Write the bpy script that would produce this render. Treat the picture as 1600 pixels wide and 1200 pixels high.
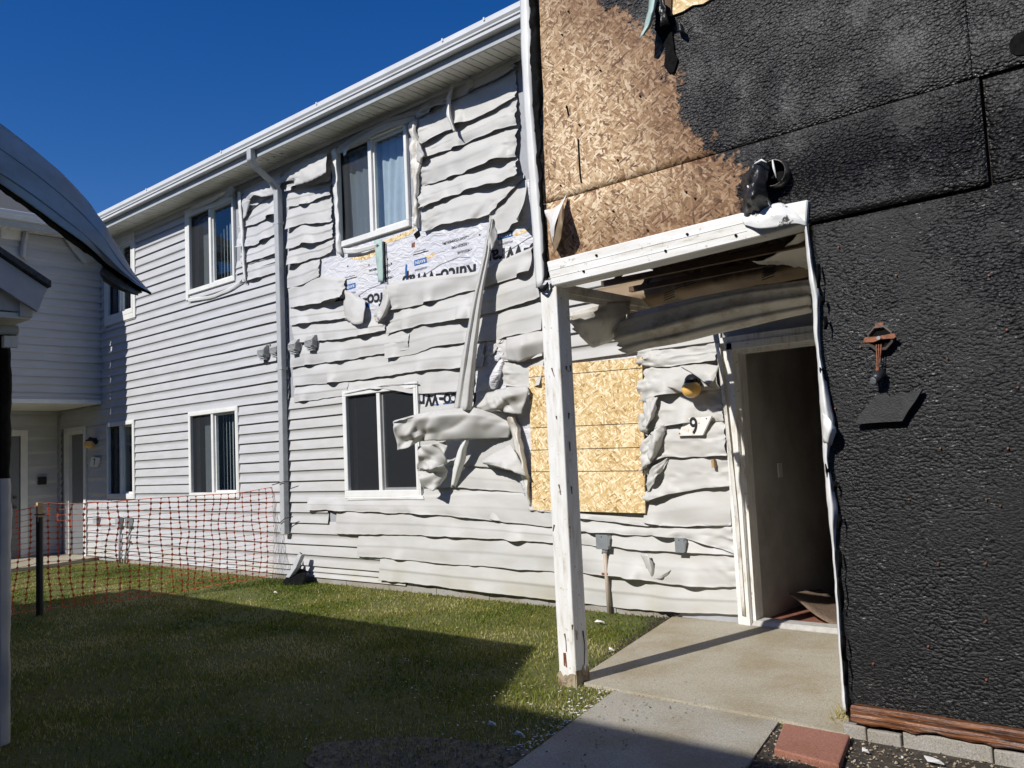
import bpy, math, random
import numpy as np
from mathutils import Vector, Matrix, noise
random.seed(7)
rng = np.random.default_rng(7)
for o in list(bpy.data.objects): bpy.data.objects.remove(o)
S = bpy.context.scene
COL = S.collection

# ------------------------------------------------------------------ camera
FPX, YAW, PITCH, ROLL = 1352.85, math.radians(41.301), math.radians(4.7502), math.radians(-2.6421)
CAM = np.array([0.0, -6.7712, 1.6])
_f = np.array([-math.sin(YAW)*math.cos(PITCH), math.cos(YAW)*math.cos(PITCH), math.sin(PITCH)])
_r = np.array([math.cos(YAW), math.sin(YAW), 0.0]); _u = np.cross(_r, _f)
CR = _r*math.cos(ROLL)+_u*math.sin(ROLL); CU = -_r*math.sin(ROLL)+_u*math.cos(ROLL); CF = _f
cd = bpy.data.cameras.new('camera'); cam = bpy.data.objects.new('camera', cd); COL.objects.link(cam)
cd.sensor_width = 36; cd.lens = FPX/1600*36; cd.clip_start = .05; cd.clip_end = 600
M3 = Matrix((CR, CU, -CF)).transposed(); cam.matrix_world = Matrix.Translation(CAM) @ M3.to_4x4()
S.camera = cam

# ------------------------------------------------------------------ light
SUNK, SUNT = .17, .77                       # sunlight travels (SUNK, 1, -SUNT)
w = bpy.data.worlds.new('World'); S.world = w; w.use_nodes = True
nt = w.node_tree; bg = nt.nodes['Background']
sky = nt.nodes.new('ShaderNodeTexSky'); sky.sky_type = 'NISHITA'; sky.sun_disc = False
sky.sun_elevation = math.atan2(SUNT, math.hypot(1, SUNK)); sky.sun_rotation = math.atan2(-SUNK, -1)
sky.air_density = 1.0; sky.dust_density = .05; sky.ozone_density = 2.4; sky.altitude = 200
hs = nt.nodes.new('ShaderNodeHueSaturation'); hs.inputs['Saturation'].default_value = 1.42; hs.inputs['Hue'].default_value = .517; nt.links.new(sky.outputs[0], hs.inputs['Color'])
nt.links.new(hs.outputs[0], bg.inputs[0]); bg.inputs[1].default_value = .10
sd = bpy.data.lights.new('sun', 'SUN'); sd.energy = 4.9; sd.angle = math.radians(.53); sd.color = (1, .972, .93)
so = bpy.data.objects.new('sun', sd); COL.objects.link(so); so.location = (2, -20, 20)
so.rotation_euler = Vector((SUNK, 1, -SUNT)).to_track_quat('-Z', 'Y').to_euler()
S.render.engine = 'CYCLES'
S.view_settings.view_transform = 'Standard'; S.view_settings.look = 'None'
S.view_settings.exposure = 0; S.view_settings.gamma = 1; S.view_settings.use_curve_mapping = False
S.cycles.max_bounces = 6; S.cycles.transparent_max_bounces = 12

# ------------------------------------------------------------------ point helpers
def ray(px, py): return CF + CR*(px-800)/FPX - CU*(py-600)/FPX
def F(px, py, Y=0.0):
    d = ray(px, py); return CAM + d*((Y-CAM[1])/d[1])
def FX(px, py, X):
    d = ray(px, py); return CAM + d*((X-CAM[0])/d[0])
def FZ(px, py, Z=.1):
    d = ray(px, py); return CAM + d*((Z-CAM[2])/d[2])
def n3(x, y=0., z=0.): return noise.noise(Vector((x, y, z)))

# ------------------------------------------------------------------ materials
def mat(name): 
    m = bpy.data.materials.new(name); m.use_nodes = True
    return m, m.node_tree.nodes, m.node_tree.links, m.node_tree.nodes['Principled BSDF']
def coords(N, L, scale=(1,1,1), rot=(0,0,0), pos=True):
    g = N.new('ShaderNodeNewGeometry'); mp = N.new('ShaderNodeMapping')
    mp.inputs['Scale'].default_value = scale; mp.inputs['Rotation'].default_value = rot
    L.new(g.outputs['Position'], mp.inputs[0]); return mp.outputs[0]
def noi(N, L, v, sc, det=4, rough=.55, dist=0):
    t = N.new('ShaderNodeTexNoise'); t.inputs['Scale'].default_value = sc; t.inputs['Detail'].default_value = det
    t.inputs['Roughness'].default_value = rough; t.inputs['Distortion'].default_value = dist
    L.new(v, t.inputs['Vector']); return t.outputs['Fac']
def ramp(N, L, fac, stops):
    r = N.new('ShaderNodeValToRGB'); e = r.color_ramp.elements
    while len(e) < len(stops): e.new(.5)
    for q, (p, c) in zip(e, stops): q.position = p; q.color = (c if len(c) == 4 else (*c, 1))
    L.new(fac, r.inputs[0]); return r.outputs[0]
def mixc(N, L, fac, a, b, mode='MIX'):
    m = N.new('ShaderNodeMix'); m.data_type = 'RGBA'; m.blend_type = mode
    for s, v in ((m.inputs[0], fac), (m.inputs[6], a), (m.inputs[7], b)):
        if hasattr(v, 'links') or isinstance(v, bpy.types.NodeSocket): L.new(v, s)
        else: s.default_value = v if not isinstance(v, tuple) else ((*v, 1) if len(v) == 3 else v)
    return m.outputs[2]
def math_(N, L, op, a, b=0.0, c=None):
    m = N.new('ShaderNodeMath'); m.operation = op
    for s, v in zip(m.inputs, (a, b, c)):
        if v is None: continue
        if isinstance(v, bpy.types.NodeSocket): L.new(v, s)
        else: s.default_value = v
    return m.outputs[0]
def mapr(N, L, v, a, b, c=0., d=1., smooth=True):
    m = N.new('ShaderNodeMapRange'); m.interpolation_type = 'SMOOTHSTEP' if smooth else 'LINEAR'
    L.new(v, m.inputs[0])
    for i, x in enumerate((a, b, c, d)): m.inputs[1+i].default_value = x
    return m.outputs[0]
def bump(N, L, P, h, strength=.3, dist=.01):
    b = N.new('ShaderNodeBump'); b.inputs['Strength'].default_value = strength; b.inputs['Distance'].default_value = dist
    L.new(h, b.inputs['Height']); L.new(b.outputs[0], P.inputs['Normal']); return b
def simple(name, col, rough=.6, var=.12, sc=12, bmp=.0, spec=.4, metal=0.):
    m, N, L, P = mat(name); v = coords(N, L); f = noi(N, L, v, sc)
    c = tuple(col); lo = tuple(x*(1-var) for x in c); hi = tuple(min(1, x*(1+var)) for x in c)
    L.new(ramp(N, L, f, [(.3, lo), (.7, hi)]), P.inputs['Base Color'])
    P.inputs['Roughness'].default_value = rough; P.inputs['Specular IOR Level'].default_value = spec; P.inputs['Metallic'].default_value = metal
    if bmp: bump(N, L, P, noi(N, L, v, sc*4), bmp, .005)
    return m

def mk_vinyl():
    m, N, L, P = mat('vinyl_siding_grey'); v = coords(N, L)
    g = N.new('ShaderNodeSeparateXYZ'); L.new(v, g.inputs[0])
    heat = mapr(N, L, g.outputs[0], -11.5, -8)
    base = mixc(N, L, heat, (.52, .525, .54), (.54, .53, .505))
    dirt = noi(N, L, coords(N, L, (1.2, 1.2, 5)), 2.2, 5)
    base = mixc(N, L, mapr(N, L, dirt, .3, .75), base, mixc(N, L, 1.0, base, (.9, .89, .86), 'MULTIPLY'))
    brown = noi(N, L, v, 1.7, 5)
    low = mapr(N, L, g.outputs[2], .12, .5, 1, 0)
    base = mixc(N, L, math_(N, L, 'MULTIPLY', math_(N, L, 'MULTIPLY', low, mapr(N, L, brown, .45, .65)), .5), base, (.42, .38, .25))
    L.new(base, P.inputs['Base Color']); P.inputs['Roughness'].default_value = .52; P.inputs['Specular IOR Level'].default_value = .32
    bump(N, L, P, noi(N, L, coords(N, L, (6, 6, 90)), 3, 3), .12, .004)
    return m
def mk_white(nm='weathered_white_paint', sc=(9, 9, 1.6)):
    m, N, L, P = mat(nm); v = coords(N, L)
    st = noi(N, L, coords(N, L, sc), 3, 6, .65)
    fine = noi(N, L, v, 30, 4)
    c = ramp(N, L, st, [(.30, (.48, .44, .36)), (.42, (.70, .68, .62)), (.6, (.79, .78, .75))])
    c = mixc(N, L, mapr(N, L, fine, .62, .72), c, (.45, .41, .33))
    L.new(c, P.inputs['Base Color']); P.inputs['Roughness'].default_value = .55
    bump(N, L, P, st, .25, .006); return m
def osb_nodes(N, L, plane='XZ', scale=1.0, cols=None):
    v = coords(N, L, (1, 0.02, 1) if plane == 'XZ' else (1, 1, 1))
    cur = None; hgt = None
    for i, (ang, sx, sz, off) in enumerate([(.15, 9, 38, 0), (1.2, 10, 40, 3.1), (2.1, 11, 46, 7.7), (.75, 13, 54, 1.7), (2.75, 12, 48, 5.3), (1.65, 11, 44, 9.3), (2.4, 14, 60, 4.3), (.45, 15, 64, 6.1)]):
        mp = N.new('ShaderNodeMapping'); mp.inputs['Rotation'].default_value = (0, ang, 0)
        L.new(v, mp.inputs[0])
        m2 = N.new('ShaderNodeMapping'); m2.inputs['Scale'].default_value = (sx*scale, 1, sz*scale); m2.inputs['Location'].default_value = (off, off, off)
        L.new(mp.outputs[0], m2.inputs[0])
        vo = N.new('ShaderNodeTexVoronoi'); vo.voronoi_dimensions = '3D'; vo.inputs['Scale'].default_value = 1.0; vo.inputs['Randomness'].default_value = 1
        L.new(m2.outputs[0], vo.inputs['Vector'])
        sp = N.new('ShaderNodeSeparateColor'); L.new(vo.outputs['Color'], sp.inputs[0])
        if cur is None: cur, hgt = sp.outputs[0], sp.outputs[1]
        else:
            sel = math_(N, L, 'GREATER_THAN', sp.outputs[2], (.5, .5, .55, .62, .66, .70, .74, .78)[i])
            a = N.new('ShaderNodeMix'); L.new(sel, a.inputs[0]); L.new(cur, a.inputs[2]); L.new(sp.outputs[0], a.inputs[3]); cur = a.outputs[0]
            b = N.new('ShaderNodeMix'); L.new(sel, b.inputs[0]); L.new(hgt, b.inputs[2]); L.new(sp.outputs[1], b.inputs[3]); hgt = b.outputs[0]
    fine = noi(N, L, v, 110, 4)
    big = noi(N, L, v, 2.5, 4)
    fac = math_(N, L, 'ADD', math_(N, L, 'MULTIPLY', cur, .92), math_(N, L, 'ADD', math_(N, L, 'MULTIPLY', fine, .14), math_(N, L, 'MULTIPLY', math_(N, L, 'SUBTRACT', big, .42), .35)))
    return ramp(N, L, fac, cols), hgt
OSB_NEW = [(.08, (.34, .19, .06)), (.24, (.58, .39, .15)), (.5, (.68, .485, .23)), (.74, (.76, .59, .33)), (.95, (.90, .77, .52))]
OSB_OLD = [(.10, (.15, .08, .04)), (.26, (.34, .20, .10)), (.5, (.47, .31, .165)), (.72, (.59, .42, .245)), (.92, (.79, .63, .43))]
def mk_osb(name, cols, scale=1.0, rough=.6):
    m, N, L, P = mat(name); c, h = osb_nodes(N, L, scale=scale, cols=cols)
    L.new(c, P.inputs['Base Color']); P.inputs['Roughness'].default_value = rough; bump(N, L, P, h, .35, .004); return m
def mk_char():
    m, N, L, P = mat('charred_osb')
    c, h = osb_nodes(N, L, scale=1.5, cols=OSB_OLD)
    v = coords(N, L, (1, .3, 1))
    at = N.new('ShaderNodeAttribute'); at.attribute_name = 'char'
    ash_sheen = N.new('ShaderNodeAttribute'); ash_sheen.attribute_name = 'ash_sheen'
    nz = noi(N, L, v, 7, 6, .65); nz2 = noi(N, L, v, 28, 4)
    sdv = math_(N, L, 'ADD', at.outputs['Fac'], math_(N, L, 'MULTIPLY', math_(N, L, 'SUBTRACT', nz, .5), .36))
    sdv = math_(N, L, 'ADD', sdv, math_(N, L, 'MULTIPLY', math_(N, L, 'SUBTRACT', nz2, .5), .13))
    k = mapr(N, L, sdv, -.012, .025)
    scorch = mapr(N, L, sdv, -.55, .0)
    # alligator cells of two sizes
    wv = N.new('ShaderNodeTexNoise'); wv.inputs['Scale'].default_value = 9; L.new(v, wv.inputs['Vector'])
    va = N.new('ShaderNodeVectorMath'); va.operation = 'ADD'
    vs = N.new('ShaderNodeVectorMath'); vs.operation = 'SCALE'; vs.inputs['Scale'].default_value = .035
    L.new(wv.outputs['Color'], vs.inputs[0]); L.new(v, va.inputs[0]); L.new(vs.outputs[0], va.inputs[1])
    vo = N.new('ShaderNodeTexVoronoi'); vo.feature = 'F1'; vo.inputs['Scale'].default_value = 62; vo.inputs['Randomness'].default_value = 1
    L.new(va.outputs[0], vo.inputs['Vector'])
    ve = N.new('ShaderNodeTexVoronoi'); ve.feature = 'DISTANCE_TO_EDGE'; ve.inputs['Scale'].default_value = 62; ve.inputs['Randomness'].default_value = 1
    L.new(va.outputs[0], ve.inputs['Vector'])
    crack = mapr(N, L, ve.outputs['Distance'], .0, .22)
    ash_sheen_n = math_(N, L, 'ADD', math_(N, L, 'MULTIPLY', ash_sheen.outputs['Fac'], .75), math_(N, L, 'MULTIPLY', noi(N, L, v, 3.2, 5), .6))
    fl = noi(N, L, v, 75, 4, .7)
    blk = mixc(N, L, mapr(N, L, ash_sheen_n, .5, 1.05), (.0085, .0083, .0082), (.115, .110, .104))  # grey rises upward: sun sheen put into the colour, with ash mottling
    blk = mixc(N, L, mapr(N, L, fl, .55, .8), blk, mixc(N, L, 1., blk, (1.9, 1.8, 1.7), 'MULTIPLY'))
    blk = mixc(N, L, crack, mixc(N, L, 1., blk, (.3, .3, .3), 'MULTIPLY'), blk)
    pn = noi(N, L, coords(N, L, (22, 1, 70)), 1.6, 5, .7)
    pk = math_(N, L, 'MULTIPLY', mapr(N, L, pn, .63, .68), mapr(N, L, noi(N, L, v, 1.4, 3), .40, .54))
    blk = mixc(N, L, math_(N, L, 'MULTIPLY', pk, .75), blk, (.40, .38, .35))  # pale flecks: peeled wood, plus sun sparkle put into the colour
    brn = mixc(N, L, scorch, c, mixc(N, L, 1., c, (.42, .33, .27), 'MULTIPLY'))
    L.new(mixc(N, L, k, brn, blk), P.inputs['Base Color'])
    rr = N.new('ShaderNodeMix'); L.new(k, rr.inputs[0]); rr.inputs[2].default_value = .65; L.new(mapr(N, L, noi(N, L, coords(N, L, (1, .3, .6)), 2.2, 5), .3, .7, .30, .50), rr.inputs[3]); L.new(rr.outputs[0], P.inputs['Roughness'])
    P.inputs['Specular IOR Level'].default_value = .36
    vb = N.new('ShaderNodeTexVoronoi'); vb.feature = 'F1'; vb.inputs['Scale'].default_value = 62; vb.inputs['Randomness'].default_value = 1
    va2 = N.new('ShaderNodeVectorMath'); va2.operation = 'MULTIPLY'; va2.inputs[1].default_value = (.8, 1, 1.2); L.new(va.outputs[0], va2.inputs[0]); L.new(va2.outputs[0], vb.inputs['Vector'])
    amt = math_(N, L, 'MULTIPLY', mapr(N, L, noi(N, L, v, 3.4, 6, .7), .34, .60, .25, 1.3), mapr(N, L, ash_sheen.outputs['Fac'], .0, .45, .22, 1.05))
    dome = math_(N, L, 'ADD', math_(N, L, 'MULTIPLY', math_(N, L, 'MULTIPLY', math_(N, L, 'POWER', vb.outputs['Distance'], 2.), -2.4), amt), math_(N, L, 'ADD', math_(N, L, 'MULTIPLY', noi(N, L, coords(N, L, (.75, .3, 1.35)), 85, 5, .7), .62), math_(N, L, 'MULTIPLY', noi(N, L, v, 30, 3), .2)))
    hm = N.new('ShaderNodeMix'); L.new(k, hm.inputs[0]); L.new(math_(N, L, 'MULTIPLY', h, .4), hm.inputs[2]); L.new(dome, hm.inputs[3])
    bump(N, L, P, hm.outputs[0], .75, .011)
    return m
def mk_concrete(name, base, speck=.5):
    m, N, L, P = mat(name); v = coords(N, L)
    f = noi(N, L, v, 130, 4, .75); b = noi(N, L, v, 2.2, 5)
    c = ramp(N, L, f, [(.33, tuple(x*.40 for x in base)), (.45, tuple(x*.88 for x in base)), (.58, base), (.70, tuple(min(1, x*1.7) for x in base))])
    c = mixc(N, L, mapr(N, L, b, .35, .7), c, mixc(N, L, 1., c, (.80, .74, .62), 'MULTIPLY'))
    st = noi(N, L, v, 9, 4, .6)
    c = mixc(N, L, mapr(N, L, st, .66, .74), c, mixc(N, L, 1., c, (.6, .58, .55), 'MULTIPLY'))
    L.new(c, P.inputs['Base Color']); P.inputs['Roughness'].default_value = .85
    bump(N, L, P, f, speck, .004); return m
def mk_glass():
    m, N, L, P = mat('window_glass'); N.remove(P); out = N['Material Output']
    t = N.new('ShaderNodeBsdfTransparent'); t.inputs[0].default_value = (.66, .72, .74, 1)
    g = N.new('ShaderNodeBsdfGlossy'); g.inputs['Roughness'].default_value = .015; g.inputs[0].default_value = (.9, .95, 1, 1)
    fr = N.new('ShaderNodeLayerWeight'); fr.inputs[0].default_value = .5
    ad = math_(N, L, 'ADD', math_(N, L, 'MULTIPLY', math_(N, L, 'POWER', fr.outputs['Facing'], 4.), .7), .10)
    mx = N.new('ShaderNodeMixShader'); L.new(ad, mx.inputs[0]); L.new(t.outputs[0], mx.inputs[1]); L.new(g.outputs[0], mx.inputs[2])
    L.new(mx.outputs[0], out.inputs[0]); return m
def mk_screen():
    m, N, L, P = mat('insect_screen'); out = N['Material Output']
    P.inputs['Base Color'].default_value = (.03, .033, .036, 1); P.inputs['Roughness'].default_value = .6
    t = N.new('ShaderNodeBsdfTransparent'); mx = N.new('ShaderNodeMixShader'); mx.inputs[0].default_value = .45
    L.new(t.outputs[0], mx.inputs[1]); L.new(P.outputs[0], mx.inputs[2]); L.new(mx.outputs[0], out.inputs[0]); return m
def mk_wrap():
    m, N, L, P = mat('house_wrap_film'); v = coords(N, L, (1, .2, 1))
    b = noi(N, L, v, 1.6, 4); c = ramp(N, L, b, [(.3, (.58, .585, .63)), (.6, (.68, .675, .69)), (.8, (.62, .56, .46))])
    L.new(c, P.inputs['Base Color']); P.inputs['Roughness'].default_value = .35
    wr = noi(N, L, coords(N, L, (1.2, .2, 2.6), (0, .5, 0)), 4, 4, .55, 1.6)
    bump(N, L, P, wr, .9, .035); return m
def mk_grass():
    m, N, L, P = mat('grass_blades'); at = N.new('ShaderNodeAttribute'); at.attribute_name = 'tone'
    c = ramp(N, L, at.outputs['Fac'], [(0, (.06, .11, .008)), (.3, (.14, .185, .018)), (.55, (.245, .262, .042)), (.8, (.40, .37, .11)), (1, (.58, .51, .25))])
    L.new(c, P.inputs['Base Color']); P.inputs['Roughness'].default_value = .6; P.inputs['Specular IOR Level'].default_value = .2
    t = N.new('ShaderNodeBsdfTranslucent'); L.new(c, t.inputs[0]); mx = N.new('ShaderNodeMixShader'); mx.inputs[0].default_value = .4
    L.new(P.outputs[0], mx.inputs[1]); L.new(t.outputs[0], mx.inputs[2]); L.new(mx.outputs[0], N['Material Output'].inputs[0]); return m
def mk_ground():
    m, N, L, P = mat('lawn_soil'); v = coords(N, L)
    a = noi(N, L, v, 1.3, 6, .6); b = noi(N, L, v, 60, 4, .7)
    c1 = ramp(N, L, b, [(.3, (.045, .06, .01)), (.6, (.12, .13, .025)), (.8, (.22, .20, .07))])
    L.new(mixc(N, L, mapr(N, L, a, .4, .7), c1, mixc(N, L, 1., c1, (1.3, 1.05, .8), 'MULTIPLY')), P.inputs['Base Color'])
    P.inputs['Roughness'].default_value = .95; bump(N, L, P, b, .6, .02); return m
def mk_soil():
    m, N, L, P = mat('bare_soil'); v = coords(N, L); b = noi(N, L, v, 45, 6, .75); a = noi(N, L, v, 6, 4)
    c = ramp(N, L, b, [(.3, (.03, .024, .018)), (.5, (.09, .07, .05)), (.68, (.17, .14, .10)), (.8, (.28, .24, .18))])
    L.new(mixc(N, L, mapr(N, L, a, .3, .7), c, mixc(N, L, 1., c, (.6, .6, .6), 'MULTIPLY')), P.inputs['Base Color'])
    P.inputs['Roughness'].default_value = .95; bump(N, L, P, b, .9, .03); return m
def mk_wood(name, cols, sc=(2, 30, 30), rough=.5):
    m, N, L, P = mat(name); g = noi(N, L, coords(N, L, sc), 2.0, 6, .65, .4)
    L.new(ramp(N, L, g, cols), P.inputs['Base Color']); P.inputs['Roughness'].default_value = rough
    bump(N, L, P, g, .6, .012); return m
def mk_dirty(name, base, dirt, sc=3, lo=.4, hi=.65, rough=.5):
    m, N, L, P = mat(name); v = coords(N, L); f = noi(N, L, v, sc, 6, .65)
    L.new(mixc(N, L, mapr(N, L, f, lo, hi), base, dirt), P.inputs['Base Color']); P.inputs['Roughness'].default_value = rough
    bump(N, L, P, noi(N, L, v, sc*5), .2, .006); return m

V = mk_vinyl(); WHITE = mk_white(); WHITEB = mk_white('white_beam_paint', (1.1, 7, 7)); GLASS = mk_glass(); SCREEN = mk_screen(); WRAP = mk_wrap()
OSBN = mk_osb('osb_board_new', OSB_NEW, 1.25); OSBO = mk_osb('osb_sheathing', OSB_OLD, 1.1); CHAR = mk_char()
PVC = simple('white_vinyl', (.74, .735, .70), .4, .06, 6, .05)
CREAM = mk_dirty('sooty_cream_vinyl', (.74, .71, .64), (.36, .31, .24), 5, .45, .75)
METAL = simple('gutter_white_metal', (.70, .71, .71), .35, .07, 3)
SOFF = mk_dirty('soffit_vinyl', (.80, .78, .70), (.60, .56, .46), 2.5, .45, .8)
GREY = simple('grey_downspout_paint', (.42, .435, .44), .4, .08, 8)
CONC = mk_concrete('porch_concrete', (.44, .395, .305)); CONC2 = mk_concrete('walk_concrete', (.41, .38, .315), .6)
BLOCK = mk_concrete('foundation_block', (.36, .34, .31)); PAVER = mk_concrete('red_paver', (.36, .16, .11))
GRND = mk_ground(); SOIL = mk_soil(); GRASS = mk_grass()
SHING = simple('roof_shingle', (.10, .098, .095), .9, .35, 60, .5); BLACK = simple('black_plastic', (.015, .015, .016), .4, .2)
DARK = simple('dark_room', (.10, .10, .10), .9, .1); HALLDIM = mk_dirty('dim_hall_plaster', (.15, .145, .135), (.04, .038, .035), 1.4, .35, .7, .8)  # the hall's dimness is put into its dark plaster colour
VOIDM = simple('scorched_timber', (.035, .025, .018), .9, .4, 9, .3); JOIST = simple('old_joist', (.11, .065, .035), .8, .3, 14, .3)
KRAFT = mk_dirty('kraft_facing', (.25, .175, .10), (.11, .07, .035), 4, .45, .7, .6)
CURT = simple('curtain_cloth', (.70, .74, .77), .8, .06); BLIND = simple('blind_slat_vinyl', (.66, .67, .66), .5, .05)
RUST = mk_dirty('rusted_steel', (.30, .10, .04), (.07, .035, .02), 25, .4, .7, .7)
BURNT = mk_wood('burnt_sill_wood', [(.34, (.012, .008, .006)), (.46, (.10, .036, .014)), (.58, (.22, .082, .030)), (.76, (.34, .17, .075))], (1.6, 16, 34), .38)
AMBER = simple('amber_glass', (.80, .48, .14), .25, .06, 4); ORANGE = simple('orange_netting', (.78, .12, .04), .5, .2)
STAKEW = simple('stake_wood', (.55, .36, .17), .7, .2); ALUM = simple('grey_metal_box', (.46, .49, .50), .35, .1, 10, .05, .5, .6)
DOORG = simple('door_grey_paint', (.17, .18, .185), .45, .05); INK = simple('black_print', (.012, .012, .014), .6, .1); BLUE = simple('blue_print', (.02, .12, .38), .5, .05)
GINK = simple('grey_print', (.22, .24, .30), .6, .1); GREEN = mk_dirty('green_flashing', (.42, .55, .50), (.27, .38, .34), 5, .4, .7)
TAR = simple('charred_paper', (.007, .007, .007), .8, .5, 30, .5, .06); CARPET = simple('burnt_carpet', (.16, .11, .075), .9, .35, 40, .4)
TILE = simple('red_floor', (.24, .10, .065), .6, .2, 20); STRIPM = mk_dirty('weathered_siding_back', (.76, .73, .69), (.52, .41, .29), 2.2, .5, .75, .5)
PAPER = simple('white_paper_scrap', (.72, .70, .66), .7, .08); DEBRIS = simple('straw_and_chips', (.30, .24, .16), .9, .6, 50)
PLAQ = mk_dirty('scorched_plaque', (.80, .78, .74), (.58, .34, .09), 14, .55, .66, .45); SHADEGREY = simple('grey_trim_paint', (.36, .37, .39), .5, .08)

# ------------------------------------------------------------------ mesh helpers
def mesh(name, v, f, m, parent=None, smooth=False, kind=None):
    me = bpy.data.meshes.new(name); me.from_pydata([tuple(map(float, p)) for p in v], [], f); me.update()
    if smooth: me.polygons.foreach_set('use_smooth', [True]*len(me.polygons))
    if m: me.materials.append(m)
    o = bpy.data.objects.new(name, me); COL.objects.link(o)
    if parent is not None:
        o.parent = parent; o.matrix_parent_inverse = INV.get(parent.name, Matrix.Identity(4))
    if kind: o['kind'] = kind
    return o
INV = {}
def thing(name, label, cat, loc=(0, 0, 0), group=None):
    o = bpy.data.objects.new(name, None); COL.objects.link(o); o.location = loc; o.empty_display_size = .1
    INV[o.name] = Matrix.Translation(-Vector(loc)); o['label'] = label; o['category'] = cat
    if group: o['group'] = group
    return o
def tag(o, label, cat, group=None):
    o['label'] = label; o['category'] = cat
    if group: o['group'] = group
    return o
BF = [(0,3,2,1),(4,5,6,7),(0,1,5,4),(1,2,6,5),(2,3,7,6),(3,0,4,7)]
def bxv(x0, x1, y0, y1, z0, z1): return [(x0,y0,z0),(x1,y0,z0),(x1,y1,z0),(x0,y1,z0),(x0,y0,z1),(x1,y0,z1),(x1,y1,z1),(x0,y1,z1)]
def box(name, x0, x1, y0, y1, z0, z1, m, parent=None, bev=0, kind=None):
    o = mesh(name, bxv(min(x0,x1), max(x0,x1), min(y0,y1), max(y0,y1), min(z0,z1), max(z0,z1)), BF, m, parent, kind=kind)
    if bev: b = o.modifiers.new('b', 'BEVEL'); b.width = bev; b.segments = 2
    return o
class MB:
    def __init__(s): s.v = []; s.f = []
    def add(s, v, f): k = len(s.v); s.v += list(v); s.f += [tuple(i+k for i in q) for q in f]
    def box(s, *a): s.add(bxv(*a), BF); return s
    def tube(s, pts, r, n=8, cap=True):
        pts = [Vector(p) for p in pts]; k0 = len(s.v); rs = r if isinstance(r, (list, tuple)) else [r]*len(pts)
        for i, p in enumerate(pts):
            d = (pts[min(i+1, len(pts)-1)]-pts[max(i-1, 0)]).normalized()
            a = d.cross(Vector((0, 0, 1))); a = a if a.length > .05 else d.cross(Vector((1, 0, 0))); a.normalize(); b = d.cross(a)
            for j in range(n):
                t = 2*math.pi*j/n; s.v.append(p+a*math.cos(t)*rs[i]+b*math.sin(t)*rs[i])
        for i in range(len(pts)-1):
            for j in range(n): s.f.append((k0+i*n+j, k0+i*n+(j+1)%n, k0+(i+1)*n+(j+1)%n, k0+(i+1)*n+j))
        if cap: s.f += [tuple(k0+j for j in range(n))[::-1], tuple(k0+(len(pts)-1)*n+j for j in range(n))]
        return s
    def prism(s, poly, y0, y1):       # poly in XZ, extruded along Y
        n = len(poly); v = [(x, y0, z) for x, z in poly]+[(x, y1, z) for x, z in poly]
        s.add(v, [tuple(range(n)), tuple(range(n, 2*n))[::-1]]+[(i, i+n, (i+1)%n+n, (i+1)%n) for i in range(n)]); return s
    def ext(s, poly, x0, x1):         # poly in YZ, extruded along X
        n = len(poly); v = [(x0, y, z) for y, z in poly]+[(x1, y, z) for y, z in poly]
        s.add(v, [tuple(range(n))[::-1], tuple(range(n, 2*n))]+[(i, (i+1)%n, (i+1)%n+n, i+n) for i in range(n)]); return s
    def build(s, name, m, parent=None, smooth=False, kind=None): return mesh(name, s.v, s.f, m, parent, smooth, kind)
def resamp(pts, n):
    pts = np.array(pts, float); d = np.r_[0, np.cumsum(np.linalg.norm(np.diff(pts, axis=0), axis=1))]; d /= max(d[-1], 1e-9)
    t = np.linspace(0, 1, n); out = np.stack([np.interp(t, d, pts[:, k]) for k in range(pts.shape[1])], 1)
    for _ in range(max(1, n//14)):
        o2 = out.copy(); o2[1:-1] = .25*out[:-2]+.5*out[1:-1]+.25*out[2:]; out = o2
    return out
def grid(name, P, m, parent=None, smooth=True, thick=0):
    nv, nu = P.shape[:2]; v = P.reshape(-1, 3)
    f = [(j*nu+i, (j+1)*nu+i, (j+1)*nu+i+1, j*nu+i+1) for j in range(nv-1) for i in range(nu-1)]
    o = mesh(name, v, f, m, parent, smooth)
    if thick: s = o.modifiers.new('t', 'SOLIDIFY'); s.thickness = thick; s.offset = 0
    return o
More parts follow.
